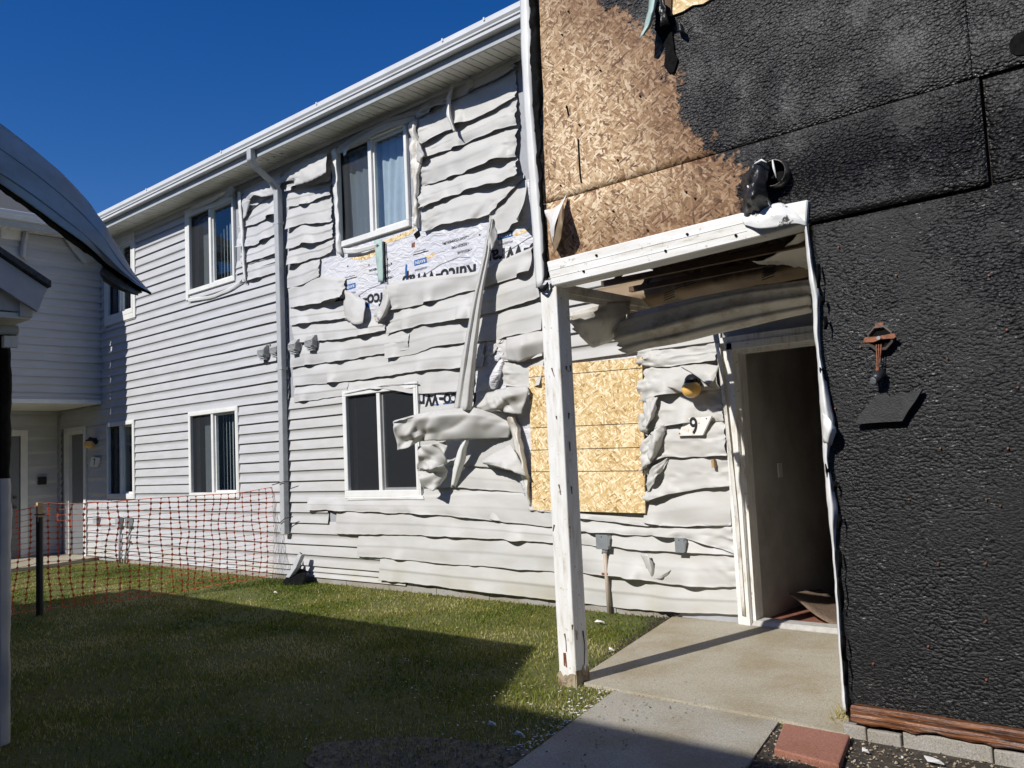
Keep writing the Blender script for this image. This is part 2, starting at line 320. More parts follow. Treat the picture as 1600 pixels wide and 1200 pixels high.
def loft(name, lines, m, parent, nu=16, nv=10, amp=.01, freq=8, thick=.003, seed=0, jag=0, jside='bottom', crease=0.):
    R = []
    for l in lines:                                       # little smoothing: heat-bent vinyl keeps its corners
        pts = np.array(l, float); d = np.r_[0, np.cumsum(np.linalg.norm(np.diff(pts, axis=0), axis=1))]; d /= max(d[-1], 1e-9)
        r = np.stack([np.interp(np.linspace(0, 1, nu), d, pts[:, k]) for k in range(3)], 1)
        o2 = r.copy(); o2[1:-1] = .25*r[:-2]+.5*r[1:-1]+.25*r[2:]; R.append(o2)
    R = np.array(R); k = len(R); tt = np.linspace(0, 1, k); t = np.linspace(0, 1, nv); P = np.zeros((nv, nu, 3))
    for i in range(nu):
        for a in range(3): P[:, i, a] = np.interp(t, tt, R[:, i, a])
    if k > 2: Q = P.copy(); Q[1:-1] = .2*P[:-2]+.6*P[1:-1]+.2*P[2:]; P = Q
    ca, sa = math.cos(.7+seed), math.sin(.7+seed)
    for j in range(nv):
        for i in range(nu):
            q = P[j, i]; d = n3(q[0]*freq+seed, q[2]*freq*.9, seed*1.7)+.5*n3(q[0]*freq*2.3+seed, q[2]*freq*2.1, seed)
            if crease:
                u, v_ = q[0]*ca+q[2]*sa, -q[0]*sa+q[2]*ca
                d = d*.45+crease*(1-3.2*abs(n3(u*freq*.75+seed, v_*freq*2.0, seed)))*.8
            P[j, i, 1] += d*amp; P[j, i, 2] += .4*amp*n3(q[0]*freq, seed+9, q[2]*freq)
    if jag:
        for i in range(nu):
            dj = jag*n3(i*1.7+seed, 3.3, seed)
            if jside == 'bottom': P[-1, i, 2] += dj
            else: P[0, i, 2] += dj
        if jside == 'sides':
            for j in range(nv): P[j, 0, 0] += jag*n3(j*1.9, seed, 2); P[j, -1, 0] += jag*n3(j*1.9, seed, 7)
    return grid(name, P, m, parent, True, thick)
def L3(*pts, dy=0):      # polyline of (px, py, Y) on planes parallel to the facade
    return [F(p[0], p[1], p[2]+dy) for p in pts]
def wall_holes(name, x0, x1, z0, z1, holes, y0, y1, m, parent):
    xs = sorted({x0, x1, *[h[0] for h in holes], *[h[1] for h in holes]}); zs = sorted({z0, z1, *[h[2] for h in holes], *[h[3] for h in holes]})
    xs = [x for x in xs if x0 <= x <= x1]; zs = [z for z in zs if z0 <= z <= z1]
    b = MB()
    for i in range(len(xs)-1):
        for j in range(len(zs)-1):
            cx, cz = (xs[i]+xs[i+1])/2, (zs[j]+zs[j+1])/2
            if any(h[0] < cx < h[1] and h[2] < cz < h[3] for h in holes): continue
            b.box(xs[i], xs[i+1], y0, y1, zs[j], zs[j+1])
    return b.build(name, m, parent)
def text(name, s, size, m, parent, x, y, z, rot=0., flip=False, xs=1., bold=0.):
    cu = bpy.data.curves.new(name, 'FONT'); cu.body = s; cu.size = size; cu.align_x = 'CENTER'; cu.align_y = 'CENTER'; cu.extrude = .0008; cu.offset = bold
    t = bpy.data.objects.new('tmp', cu); COL.objects.link(t)
    me = bpy.data.meshes.new_from_object(t.evaluated_get(bpy.context.evaluated_depsgraph_get())); bpy.data.objects.remove(t)
    Mx = Matrix.Translation((x, y, z)) @ Matrix.Rotation(rot+(math.pi if flip else 0), 4, 'Y') @ Matrix.Rotation(math.pi/2, 4, 'X') @ Matrix.Diagonal((xs, 1, 1, 1))
    me.transform(Mx); me.materials.clear(); me.materials.append(m)
    o = bpy.data.objects.new(name, me); COL.objects.link(o)
    if parent is not None: o.parent = parent; o.matrix_parent_inverse = INV.get(parent.name, Matrix.Identity(4))
    return o

# ------------------------------------------------------------------ ground and paving
GZ = .1
def sheet(name, pts, z, m, kind='structure', th=0.):
    n = len(pts); v = [(p[0], p[1], z) for p in pts]; f = [tuple(range(n))]
    if th: v += [(p[0], p[1], z-th) for p in pts]; f += [(i, i+n, (i+1)%n+n, (i+1)%n) for i in range(n)]
    o = mesh(name, v, f, m); o['kind'] = kind; return o
sheet('ground', [(-120, -120), (120, -120), (120, 120), (-120, 120)], GZ-.006, GRND)
def gp(px, py, z=GZ): p = FZ(px, py, z); return (p[0], p[1])
SLAB1 = [gp(913, 1071), gp(905, 1063), gp(1058, 962), (-3.4, .02), (-1.82, .02), (-1.78, -2.3), gp(1217, 1128), gp(958, 1080)]
slab = sheet('porch_slab', SLAB1, GZ+.018, CONC, th=.14)
WALK = [gp(959, 1082), gp(1217, 1130), gp(1168, 1200), (-2.0, -9.5), (-4.0, -9.5), gp(801, 1200)]
sheet('walkway', WALK, GZ+.010, CONC2, th=.13)
BED = [(-2.19, -2.31), (-1.72, -2.25), (3.5, -2.25), (3.5, -9.5), (-1.98, -9.5), gp(1172, 1200)]
sheet('planting_bed', BED, GZ-.001, SOIL)
def blob(cx, cy, rx, ry, n=26, seed=0, rot=0.):
    o = []
    for i in range(n):
        t = 2*math.pi*i/n; r = 1+.35*n3(math.cos(t)*1.3+seed, math.sin(t)*1.3, seed)
        a, b = rx*r*math.cos(t), ry*r*math.sin(t); o.append((cx+a*math.cos(rot)-b*math.sin(rot), cy+a*math.sin(rot)+b*math.cos(rot)))
    return o
DIRT = blob(-3.42, -3.72, .62, .30, seed=3, rot=.5)
EARTH = mk_dirty('dry_earth', (.24, .20, .125), (.12, .10, .06), 24, .35, .65, .95)
sheet('bare_earth', DIRT, GZ-.002, EARTH)
sheet('entry_slab', [(-17.6, .02), (-15.95, .02), (-15.62, -.9), (-15.5, -2.6), (-17.6, -2.6)], GZ+.05, CONC, th=.16)

# ------------------------------------------------------------------ main apartment building
APT = thing('apartment_building', 'long two storey apartment block clad in heat warped light grey siding, with a white gutter', 'building', (-10, 0, 0))
A2 = (-12.50, -11.26, 4.41, 5.57); A3 = (-8.70, -7.45, 4.41, 5.57); A1 = (-15.40, -14.50, 4.41, 5.57)
L1 = (-15.42, -14.51, 1.265, 2.435); Lw2 = (-12.55, -11.27, 1.265, 2.435); Lw3 = (-8.69, -7.44, 1.265, 2.435)
BO = (-5.66, -4.45, 1.12, 2.42)              # window behind the board
D9 = (-3.40, -2.42, .1, 2.41); D7 = (-17.2, -16.45, .1, 2.41)
HOLES = [A1, A2, A3, L1, Lw2, Lw3, BO, D9, D7]
wall_holes('wall', -17.75, -1.75, .1, 5.85, HOLES, .005, .12, SHADEGREY, APT)
# foundation blocks
x = -15.3; i = 0
while x < -4.2:
    box('foundation_block', x, min(x+.40, -4.2), -.012-.003*(i % 2), .0, -.1, .165, BLOCK, APT); x += .405; i += 1
# rooms behind the windows and the open doorway
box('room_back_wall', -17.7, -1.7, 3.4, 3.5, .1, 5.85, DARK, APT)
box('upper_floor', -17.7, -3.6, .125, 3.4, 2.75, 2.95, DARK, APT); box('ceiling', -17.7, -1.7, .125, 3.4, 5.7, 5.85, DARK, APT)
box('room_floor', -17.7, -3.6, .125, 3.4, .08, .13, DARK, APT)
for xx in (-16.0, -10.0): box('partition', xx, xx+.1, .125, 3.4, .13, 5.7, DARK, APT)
box('hall_wall', -3.50, -3.375, .125, 2.2, .13, 2.75, mk_dirty('smoky_white_paint', (.50, .48, .44), (.30, .28, .25), 1.2, .35, .7, .7), APT); box('hall_wall', -2.38, -2.28, .125, 3.4, .13, 2.75, HALLDIM, APT)
box('hall_wall', -3.50, -2.95, 2.2, 2.3, .13, 2.75, HALLDIM, APT); box('hall_ceiling', -3.5, -1.75, .125, 3.4, 2.55, 2.75, VOIDM, APT)
box('hall_floor', -3.5, -2.28, .125, 3.4, .08, .135, TILE, APT)
box('light_switch', -3.375, -3.365, .60, .68, 1.30, 1.43, PVC, APT)
# roof
RF = MB(); RF.ext([(-.42, 5.93), (-.42, 6.0), (5, 8.7), (5, 8.6)], -18.6, -3.7); RF.build('roof', SHING, APT)

CS = .1372; Z0 = .167
def put(name, G, parent=None, T=None, m=None):
    if T is not None:
        G = T(G)
    return grid(name, G, m or V, parent if parent is not None else APT, True)
PROF = [(-1, -.004), (0., -.008), (.22, -.015), (.482, -.030), (.492, -.030), (.502, -.008), (.72, -.018), (.98, -.032), (1., -.033), (1.02, -.003)]
def reg_panel(x0, x1, z0, z1, seed, warp, T=None, parent=None, ph=2*CS):
    """one double-course plank; z0..z1 may be clipped"""
    zt = z0+ph if z1 is None else z1; nu = max(3, int((x1-x0)/.11)+1); xs = np.linspace(x0, x1, nu)
    rows = []
    for t, y in PROF:
        zb = z0
        for_t = (zt-z0)
        if t < 0: z = zt+.02
        elif t > 1: z = z0+.014
        else: z = zt-for_t*t
        r = []
        for xx in xs:
            a = warp(xx, z0)
            dz = a*.55*n3(xx*1.1+seed, z0*3, 4.1)*(1 if t >= 0 else .3)
            dy = -abs(a*.9*(n3(xx*1.5+seed, z*2.5, 8.)+.25))*max(0, min(1, t)) if a else 0
            r.append((xx, y+dy, z+dz))
        rows.append(r)
    return put('siding_plank', np.array(rows), parent, T)
def reg_rows(x0, x1, z0, z1, holes, warp=lambda x, z: .003, T=None, parent=None, phase=1, joints=True, seed0=0):
    k = -1 if phase else 0; s = seed0
    while True:
        zb = Z0+k*CS; zt = zb+2*CS; k += 2; s += 1
        if zt <= z0+.005: continue
        if zb >= z1-.005: break
        b, t = max(zb, z0), min(zt, z1)
        cuts = sorted({x0, x1, *[h[0] for h in holes], *[h[1] for h in holes]}); cuts = [c for c in cuts if x0 <= c <= x1]
        runs = []
        for a, c in zip(cuts[:-1], cuts[1:]):
            zs = [(b, t)]
            for h in holes:
                if h[0] < (a+c)/2 < h[1]:
                    nz = []
                    for q in zs:
                        if h[3] <= q[0]+.004 or h[2] >= q[1]-.004: nz.append(q)
                        else:
                            if h[2] > q[0]+.03: nz.append((q[0], h[2]))
                            if h[3] < q[1]-.03: nz.append((h[3], q[1]))
                    zs = nz
            for q in zs:
                if runs and runs[-1][2] == q and abs(runs[-1][1]-a) < 1e-6: runs[-1][1] = c
                else: runs.append([a, c, q])
        for a, c, q in runs:
            if c-a < .03: continue
            pieces = [(a, c)]
            if joints and c-a > 2.6: 
                j = a+(c-a)*(.3+.4*((s*.37) % 1)); pieces = [(a, j+.012), (j, c)]
            for pi, (pa, pc) in enumerate(pieces): reg_panel(pa, pc, q[0], q[1], s*3.1+pi, warp, T, parent)
def grow(h, a=.07): return (h[0]-a, h[1]+a, h[2]-a, h[3]+a)
warpA = lambda x, z: .001+.020*max(0, min(1, (x+13.6)/3.2))*(.25+.75*max(0, min(1, 1-abs(z-3.3)/1.8)))
HO = [grow(h, .055) for h in (A2, A3, L1, Lw2, Lw3)]+[(A1[0]-.12, A1[1]+.13, A1[2]-.1, A1[3]+.12), (-17.5, -16.33, 0, 2.49)]
CURL = (-11.19, -9.92, 4.60, 5.9)
reg_rows(-15.74, -9.93, Z0, 5.76, HO+[CURL, (-15.8, -15.75, 0, 9)], warpA)
reg_rows(-17.6, -15.745, Z0, 2.87, HO, lambda x, z: .001, seed0=40)

warpB = lambda x, z: .006
for k, px_ in ((-1, 596), (1, 562), (3, 528), (5, 484)):
    xr = F(px_, 860, -.02)[0]+.42
    reg_rows(-9.98, xr, max(Z0, Z0+k*CS), Z0+(k+2)*CS, [], warpB, joints=False, seed0=60+k)
reg_rows(-9.98, -8.74, Z0+7*CS, Z0+17*CS-.0, [grow(Lw3, .05)], warpB, joints=False, seed0=80)
reg_rows(-5.35, -3.52, 2.50, 4.2, [], lambda x, z: .008, seed0=90, joints=False)
reg_rows(-5.5, -3.66, 4.2, 5.76, [], lambda x, z: .012, seed0=200, joints=False)

# ---- planks melted by the heat: bottom edges followed row by row
def melt(top, bot, seed, flare=.03, bulge=.02, mid=.45, crl=.0, crr=.0, ov=.04, topcurl=0., edge=.012, hang=.0, parent=None, lift=0.):
    tp = np.array([F(*p, -.02) for p in top]); bt = np.array([F(*p, -.02) for p in bot])
    ln = np.linalg.norm(bt[-1]-bt[0]); nu = max(10, int(ln/.022))
    A = resamp(tp, nu); B = resamp(bt, nu)
    ts = [-1, 0, .06, .14, .24, .34, .44, .5, .53, .6, .7, .8, .88, .94, .98, 1., 1.01, 1.02]
    P = np.zeros((len(ts), nu, 3))
    for i in range(nu):
        s = i/(nu-1); dl, dr = s*ln, (1-s)*ln
        e = crl*math.exp(-dl/.16)+crr*math.exp(-dr/.16); eh = math.exp(-dl/.05)*(crl > 0)+math.exp(-dr/.05)*(crr > 0)
        X = B[i][0]
        fl = flare*.8*max(.12, .75+1.3*n3(X*2.1+seed*3.3, seed, 1.5)+.6*n3(X*6.+seed, seed, 2.5))
        fl += flare*2.6*max(0, n3(X*3.3+seed*5.1, seed*.7, 6.)-.16)*2
        bz = edge*(n3(X*3.1+seed*1.9, 5., seed)+.6*n3(X*9+seed, 2., seed))
        for j, t in enumerate(ts):
            tc = max(0, min(1, t)); q = A[i]*(1-tc)+B[i]*tc; x, z = q[0], q[2]
            if t < 0: y = -.004; z = z+ov
            else:
                y = -.010-.012*tc-fl*tc**1.8-bulge*(n3(x*1.8+seed*7, z*3.5, seed)+.45)*math.sin(math.pi*min(1, tc*1.05))
                st = (.5-t)/.12
                if .44 <= t <= .53: y -= mid*.011*(1-abs(t-.47)/.06)
                if t > .5: y += mid*.010*(1-tc)*2*.6
                y -= topcurl*(1-tc)**3
                cr = 1-2.6*abs(n3(x*7+seed, z*24+seed*2, seed))+.5*n3(x*22, z*34, seed)
                y += -e*(cr+.25)-lift
                x += eh*.018*n3(z*22+seed, seed*1.3, 3.); z += bz*tc**2-hang*eh*tc
                if t > 1.005: y += .002 if t < 1.015 else .005; z += .001 if t < 1.015 else .003
            P[j, i] = (x, min(y, -.003), z)
    return put('siding_plank', P, parent)
def zone(lines, seed, **kw):
    for i in range(len(lines)-1): melt(lines[i], lines[i+1], seed+i*1.37, **kw)
# right of the second upper window
zone([[(377,303),(400,290),(437,274)], [(377,336),(388,333),(400,322),(415,311),(437,301)], [(375,357),(400,351),(437,335)], [(377,388),(400,384),(412,376),(425,370),(438,365)], [(381,413),(438,396)], [(383,441),(438,424)]], 11, flare=.03, crl=.022, edge=.012, mid=.8)
# left of the third upper window
zone([[(450,284),(482,268),(521,250)], [(450,299),(483,291),(518,284)], [(450,326),(480,318),(518,306)], [(450,359),(475,350),(494,352),(521,346)], [(450,389),(479,382),(497,380),(522,372)], [(450,417),(475,409),(499,403),(523,393)]], 21, flare=.04, crr=.014, edge=.016, mid=.6)
melt([(451,421),(500,404)], [(451,450),(472,446),(500,433)], 27.3, flare=.05, crr=.02)
melt([(451,452),(500,434),(540,440)], [(453,481),(500,476),(540,466)], 28.1, flare=.04, crr=.02, topcurl=.02)
melt([(452,483),(500,478),(556,470)], [(455,509),(500,503),(545,497),(570,505)], 29.4, flare=.04, crr=.012)
# big area under the exposed wrap
melt([(609,446),(660,438),(700,434),(740,430),(775,417),(800,404),(832,391)], [(609,487),(660,476),(703,464),(740,453),(775,446),(832,424)], 31.2, flare=.045, bulge=.05, mid=0, crl=.02, topcurl=.035)
melt([(605,487),(703,464),(740,453),(840,420)], [(606,523),(640,513),(660,507),(733,498),(780,487),(850,466)], 32.6, flare=.05, bulge=.035, mid=.3, crl=.012)
melt([(455,510),(520,503),(604,500)], [(462,536),(520,531),(556,527),(604,516)], 33.1, flare=.035, mid=.4, crr=.012)
melt([(600,524),(656,508),(733,499),(850,468)], [(606,562),(652,553),(684,541),(728,536),(784,530),(850,515)], 34.5, flare=.05, mid=.3, bulge=.03)
melt([(456,538),(556,528),(640,520)], [(456,574),(520,566),(600,552),(640,547)], 35.2, flare=.03, bulge=.03, mid=.4, crr=.008)
melt([(456,574),(560,562),(640,548),(690,541),(758,535)], [(460,604),(520,598),(572,592),(676,578),(758,573)], 36.7, flare=.03, bulge=.03, mid=.3, crr=.012)
melt([(460,605),(545,596)], [(460,629),(541,618)], 37.1, flare=.02)
melt([(545,596),(600,588),(676,579),(742,575)], [(545,612),(600,607),(655,616),(738,611)], 37.9, flare=.03, mid=.1, crr=.01)
# to the right of the third upper window
zone([[(655,170),(700,140),(750,115),(808,88)], [(655,187),(697,162),(739,143),(806,110)], [(661,227),(674,222),(684,216),(697,207),(743,188),(773,173),(808,152)], [(655,251),(697,237),(739,221),(778,204),(811,197)],
      [(657,293),(700,279),(735,268),(760,259),(773,254),(808,246)], [(660,327),(697,312),(740,297),(818,278)], [(663,364),(690,353),(705,351),(733,345),(770,337)]], 41, flare=.045, bulge=.035, mid=.22, crl=.028, crr=.02, edge=.016)
melt([(768,309),(800,295),(822,288)], [(771,352),(776,368),(797,361),(803,350),(829,345)], 48.4, flare=.07, crl=.02, bulge=.03, mid=0)
# right of the opened-up spot
melt([(775,528),(800,522),(850,514)], [(790,565),(815,566),(850,557)], 51.1, flare=.05, crl=.03, mid=0, bulge=.03)
melt([(788,565),(850,557)], [(788,602),(823,606),(850,601)], 52.3, flare=.03, crl=.02, mid=.3)
# below the lower window
F0 = [(484,779),(560,779),(660,777),(760,770),(845,772)]; F1 = [(484,796),(560,799),(676,803),(775,813),(832,820),(895,826)]
melt(F0, F1, 55.2, lift=.026, flare=.02, mid=.2, bulge=.02)
F2 = [(528,834),(600,835),(660,836),(780,842),(860,847),(895,850)]; melt([(528,798),(676,803),(775,813),(832,820),(895,826)], F2, 56.1, lift=.026, flare=.02, mid=.3, bulge=.02)
F3 = [(562,869),(640,874),(700,880),(780,886),(860,892),(895,895)]; melt([(562,835),(660,836),(780,842),(895,850)], F3, 57.3, lift=.026, flare=.02, mid=.35, bulge=.02)
F4 = [(596,906),(660,912),(700,918),(780,927),(860,936),(895,941)]; melt([(596,871),(700,880),(780,886),(895,895)], F4, 58.2, lift=.026, flare=.02, mid=.6, bulge=.02)
# behind the torn pieces
melt([(655,640),(720,634),(805,640)], [(660,731),(720,727),(810,736)], 59.4, flare=.02, mid=.2)
melt([(660,731),(720,727),(810,736)], [(660,762),(707,761),(830,771)], 60.4, flare=.025, mid=.2)
melt([(662,762),(740,763),(825,769)], [(668,802),(775,812),(840,821)], 61.2, flare=.03, mid=.3)
# between the board and the door
zone([[(1002,548),(1061,543),(1122,536)], [(1003,576),(1061,570),(1124,564)], [(1003,632),(1029,618),(1061,615),(1127,609)], [(1006,682),(1033,668),(1064,663),(1133,659)], [(1008,738),(1029,720),(1046,713),(1094,714),(1138,712)],
      [(1010,785),(1042,774),(1083,765),(1143,760)], [(893,797),(950,803),(1008,812),(1075,814),(1144,812)]][:6], 71, flare=.045, bulge=.05, mid=.12, crl=.06, crr=.022, edge=.014)
melt([(1008,787),(1083,765),(1143,761)], [(1008,816),(1040,822),(1083,822),(1144,820)], 76.6, flare=.03, mid=.1, bulge=.03)
G1 = [(893,806),(940,814),(965,815),(1008,822),(1075,822),(1144,820)]; G2 = [(893,830),(944,832),(1000,837),(1033,836),(1075,842),(1110,852),(1149,866)]
G3 = [(893,850),(963,855),(1005,860),(1049,861),(1101,864),(1150,867)]; G4 = [(893,893),(958,900),(1012,906),(1022,908),(1045,913),(1155,918)]; G5 = [(893,940),(970,950),(1022,954),(1063,957),(1158,961)]
melt([(893,797),(950,803),(1008,812),(1144,812)], G1, 77.1, flare=.03, mid=.1)
melt(G1, G2, 78.1, flare=.035, mid=0, bulge=.035, crr=.02); melt(G2, G3, 79.1, flare=.03, mid=0, bulge=.01); melt(G3, G4, 80.1, flare=.035, mid=.2, bulge=.03, crr=.015); melt(G4, G5, 81.1, flare=.016, mid=.6, bulge=.02)

# ---- exposed wrap, bare sheathing patches and their print
wr = wall_holes('house_wrap', -9.75, -4.3, 1.2, 4.45, [grow(Lw3, .01), grow(A3, .01), grow(BO, .01)], -.002, .004, WRAP, APT)
def patch(pts, m=OSBN, y=-.004, name='bare_sheathing_patch'):
    P = [F(a, b, y) for a, b in pts]; n = len(P); c = sum(P)/n; v = []
    N_ = n*4
    for i in range(N_):
        a = P[i//4]; b = P[(i//4+1) % n]; q = a+(b-a)*((i % 4)/4); k = 1+.10*n3(i*.9, q[0]*9, 2); v.append(c+(q-c)*k)
    v = v+[p+np.array((0, .002, 0)) for p in v]
    return mesh(name, v, [tuple(range(N_))]+[(i, (i+1) % N_, (i+1) % N_+N_, i+N_) for i in range(N_)], m, APT)
patch([(546,404),(575,394),(588,386),(590,394),(582,402),(566,407)]); patch([(600,376),(640,360),(652,354),(645,364),(625,374),(604,380)])
patch([(652,408),(668,399),(681,395),(676,402),(660,408)], OSBN); patch([(795,368),(830,354),(830,360),(806,368)]); patch([(776,545),(785,537),(790,548),(784,556)], OSBN)
patch([(646,366),(655,358),(657,368),(650,374)], TAR, -.0045, 'scorched_spot'); patch([(643,380),(648,378),(648,386),(643,387)], RUST, -.0045, 'scorched_spot')
def wrap_print(px, py, bold=True, lines=True, logo=True):
    """(px,py) is the middle of the upside-down brand word"""
    x, _, z = F(px, py, -.006)
    if bold: text('print', 'Rufco-Wrap', .22, INK, wr, x, -.0055, z, .06, True, 1.1, .006)
    if logo:
        bx, bz = x-.28, z+.225
        box('print', bx-.105, bx+.105, -.0052, -.004, bz-.033, bz+.033, BLUE, wr); text('print', 'RAVEN', .052, PAPER, wr, bx, -.0062, bz, 0, True, 1.05, .001)
        text('print', 'HOUSEWRAP', .034, GINK, wr, bx+.0, -.0052, bz-.085, 0, True)
        a = [(x-.50+.05*math.cos(t), z+.14+.13*math.sin(t)) for t in np.linspace(2.2, 4.3, 9)]
        b = [(x-.50+.03*math.cos(t)+.014, z+.14+.14*math.sin(t)) for t in np.linspace(4.3, 2.2, 9)]
        MB().prism(a+b[1:-1], -.0055, -.0045).build('print', BLUE, wr)
        MB().tube([(x-.51, -.005, z+.04), (x-.42, -.005, z+.02), (x-.2, -.005, z+.06), (x+.05, -.005, z+.13), (x+.35, -.005, z+.16), (x+.52, -.005, z+.12)], .003, 4).build('print', GINK, wr)
    if lines:
        for i, s_ in enumerate(('\u2022 LIGHT COMMERCIAL', '\u2022 RESIDENTIAL', '\u2022 MODULAR')):
            text('print', s_, .042, INK, wr, x+.30+.07*i, -.0052, z+.36-.075*i, 0, True)
        box('print', x-.40, x-.14, -.0052, -.004, z+.32, z+.33, INK, wr); box('print', x-.38, x-.18, -.0052, -.004, z+.35, z+.357, GINK, wr)
wrap_print(684, 432); wrap_print(570, 470); wrap_print(822, 392); text('print', 'Rufco-Wr', .22, INK, wr, *F(699, 625, -.0055), .06, True, 1.0, .006)
for px, py in ((566,474),(572,478),(672,640),(680,636),(700,633)):
    p_ = F(px, py, 0); box('print', p_[0]-.07, p_[0]+.07, -.0053, -.0042, p_[2]-.025, p_[2]+.03, BLUE, wr)
for px, py in ((544,416),(577,414),(606,405),(663,393),(696,381),(750,367),(612,412)): 
    p_ = F(px, py, 0); box('nail', p_[0]-.008, p_[0]+.008, -.009, -.001, p_[2]-.008, p_[2]+.008, INK, wr)

# ------------------------------------------------------------------ windows
def window(h, kind, label=None):
    x0, x1, z0, z1 = h; fw = .05; b = MB()
    for a in ((x0-fw, x1+fw, -.045, .06, z0-.075, z0), (x0-fw, x1+fw, -.045, .06, z1, z1+.055), (x0-fw, x0, -.0445, .06, z0, z1), (x1, x1+fw, -.0445, .06, z0, z1)): b.box(*a)
    wn = b.build('window', PVC, APT)
    mo = wn.modifiers.new('b', 'BEVEL'); mo.width = .006; mo.segments = 1
    if label: wn['label'] = label
    xm = x0+(x1-x0)*.485
    box('mullion', xm-.028, xm+.034, -.032, .05, z0, z1, PVC, wn, .006)
    s = MB()
    for a in ((xm+.034, x1, .0, .04, z0, z0+.03), (xm+.034, x1, .0, .04, z1-.03, z1), (xm+.034, xm+.062, .0, .039, z0+.03, z1-.03), (x1-.028, x1, .0, .039, z0+.03, z1-.03)): s.box(*a)
    s.build('sash', PVC, wn)
    mesh('pane', [(xm+.06, .016, z0+.028), (x1-.026, .016, z0+.028), (x1-.026, .016, z1-.028), (xm+.06, .016, z1-.028)], [(0, 1, 2, 3)], GLASS, wn); mesh('pane', [(x0, .036, z0), (xm-.028, .036, z0), (xm-.028, .036, z1), (x0, .036, z1)], [(0, 1, 2, 3)], GLASS, wn)
    mesh('insect_screen', [(x0, .004, z0), (xm-.028, .004, z0), (xm-.028, .004, z1), (x0, .004, z1)], [(0, 1, 2, 3)], SCREEN, wn)
    if kind == 'none': mesh('insect_screen', [(xm+.034, -.004, z0), (x1, -.004, z0), (x1, -.004, z1), (xm+.034, -.004, z1)], [(0, 1, 2, 3)], SCREEN, wn)
    if kind == 'curtain':
        xs = np.linspace(x0-.02, x1+.02, 90); P = []
        for t in np.linspace(0, 1, 12):
            P.append([(x+.05*(1-t)*math.sin(x*3.1), .13+.035*math.sin(x*52+t*2.2*math.sin(x*7))*(.4+.6*abs(n3(x*4, 3)))+.02*n3(x*9, t*2), z1+.02-t*(z1-z0+.06)) for x in xs])
        grid('curtain', np.array(P), CURT, wn)
    elif kind in ('blind', 'blindr', 'short'):
        a0 = (x0+.04) if kind == 'blind' else x0+(x1-x0)*.50
        n = int((x1-.02-a0)/.088); zt = z1-.02
        for i in range(n):
            a = a0+i*.088; ang = -.42+.16*n3(i*1.7, x0)
            zt = z1-.03 if kind != 'short' else z1-.36+.04*i
            if kind == 'short' and i == n-1: zt = z1-.30
            c, s_ = math.cos(ang)*.043, math.sin(ang)*.043
            mesh('blind_slat', [(a-c, .15-s_, z0-.03), (a+c, .15+s_, z0-.03), (a+c, .15+s_, zt), (a, .146, zt), (a-c, .15-s_, zt), (a, .146, z0-.03)], [(0, 5, 3, 4), (5, 1, 2, 3)], BLIND, wn)
        if kind != 'blind': 
            for i in range(4): mesh('blind_slat', [(x0+.10+.07*i, .15, z0-.03), (x0+.16+.07*i, .17, z0-.03), (x0+.16+.07*i, .17, z1), (x0+.10+.07*i, .15, z1)], [(0, 1, 2, 3)], BLIND, wn)
    return wn
window(A1, 'blind'); window(A2, 'short'); window(A3, 'curtain'); window(L1, 'blindr'); window(Lw2, 'blindr'); window(Lw3, 'none')
# trim channels round the windows
def chan(h, name='window_trim', a=.055, wd=.055, sides='lrtb', amp=.0, seed=0):
    x0, x1, z0, z1 = h; x0 -= a; x1 += a; z0 -= a+.02; z1 += a
    b = MB()
    if 'l' in sides: b.box(x0-wd, x0, -.04, -.0, z0-wd, z1+wd)
    if 'r' in sides: b.box(x1, x1+wd, -.04, -.0, z0-wd, z1+wd)
    if 'b' in sides: b.box(x0, x1, -.042, -.0, z0-wd, z0)
    if 't' in sides: b.box(x0, x1, -.042, -.0, z1, z1+wd)
    b.build(name, PVC, APT)
chan(A1, wd=.09); chan(A2, wd=.075, sides='lt'); chan(Lw2, wd=.02, a=.05); chan(L1, wd=.02, a=.05); chan(Lw3, wd=.022, a=.05)
# softened, sagging trims at the heated windows
def T(name, lines, m=V, parent=None, **kw): return loft(name, [L3(*l) for l in lines], m, parent or APT, **kw)
T('melted_trim', [[(371,300,-.05),(374,350,-.07),(378,400,-.06),(381,438,-.05)], [(375,299,-.09),(378,350,-.10),(380,400,-.10),(384,440,-.07)], [(377,300,-.04),(380,345,-.06),(383,400,-.05),(386,446,-.03)]], PVC, nu=26, amp=.012, seed=1)
T('melted_trim', [[(294,466,-.06),(330,462,-.07),(360,449,-.06),(378,436,-.06)], [(294,472,-.05),(330,467,-.05),(360,455,-.05),(378,442,-.04)]], PVC, nu=20, nv=5, amp=.006, seed=2)
T('melted_trim', [[(517,236,-.05),(519,280,-.07),(524,340,-.06),(526,394,-.05)], [(522,232,-.10),(526,280,-.09),(528,340,-.10),(528,396,-.07)], [(527,231,-.05),(530,280,-.05),(532,340,-.05),(534,398,-.04)]], PVC, nu=40, amp=.02, freq=10, seed=3)
T('melted_trim', [[(640,192,-.05),(642,240,-.06),(645,290,-.06),(646,352,-.05)], [(646,188,-.09),(652,245,-.12),(650,290,-.09),(650,354,-.07)], [(652,186,-.04),(658,248,-.08),(655,290,-.05),(655,357,-.03)]], CREAM, nu=46, amp=.045, freq=9, seed=4, jag=.02, jside='sides')
T('melted_trim', [[(648,222,-.05),(652,235,-.10),(650,250,-.05)], [(655,220,-.12),(661,240,-.16),(657,256,-.10)], [(659,226,-.04),(662,246,-.06),(658,262,-.04)]], V, nu=14, amp=.03, freq=14, seed=5)
T('melted_trim', [[(298,322,-.08),(330,308,-.09),(358,296,-.12)], [(300,329,-.05),(335,314,-.07),(366,290,-.10)]], PVC, nu=16, nv=5, amp=.01, seed=6)
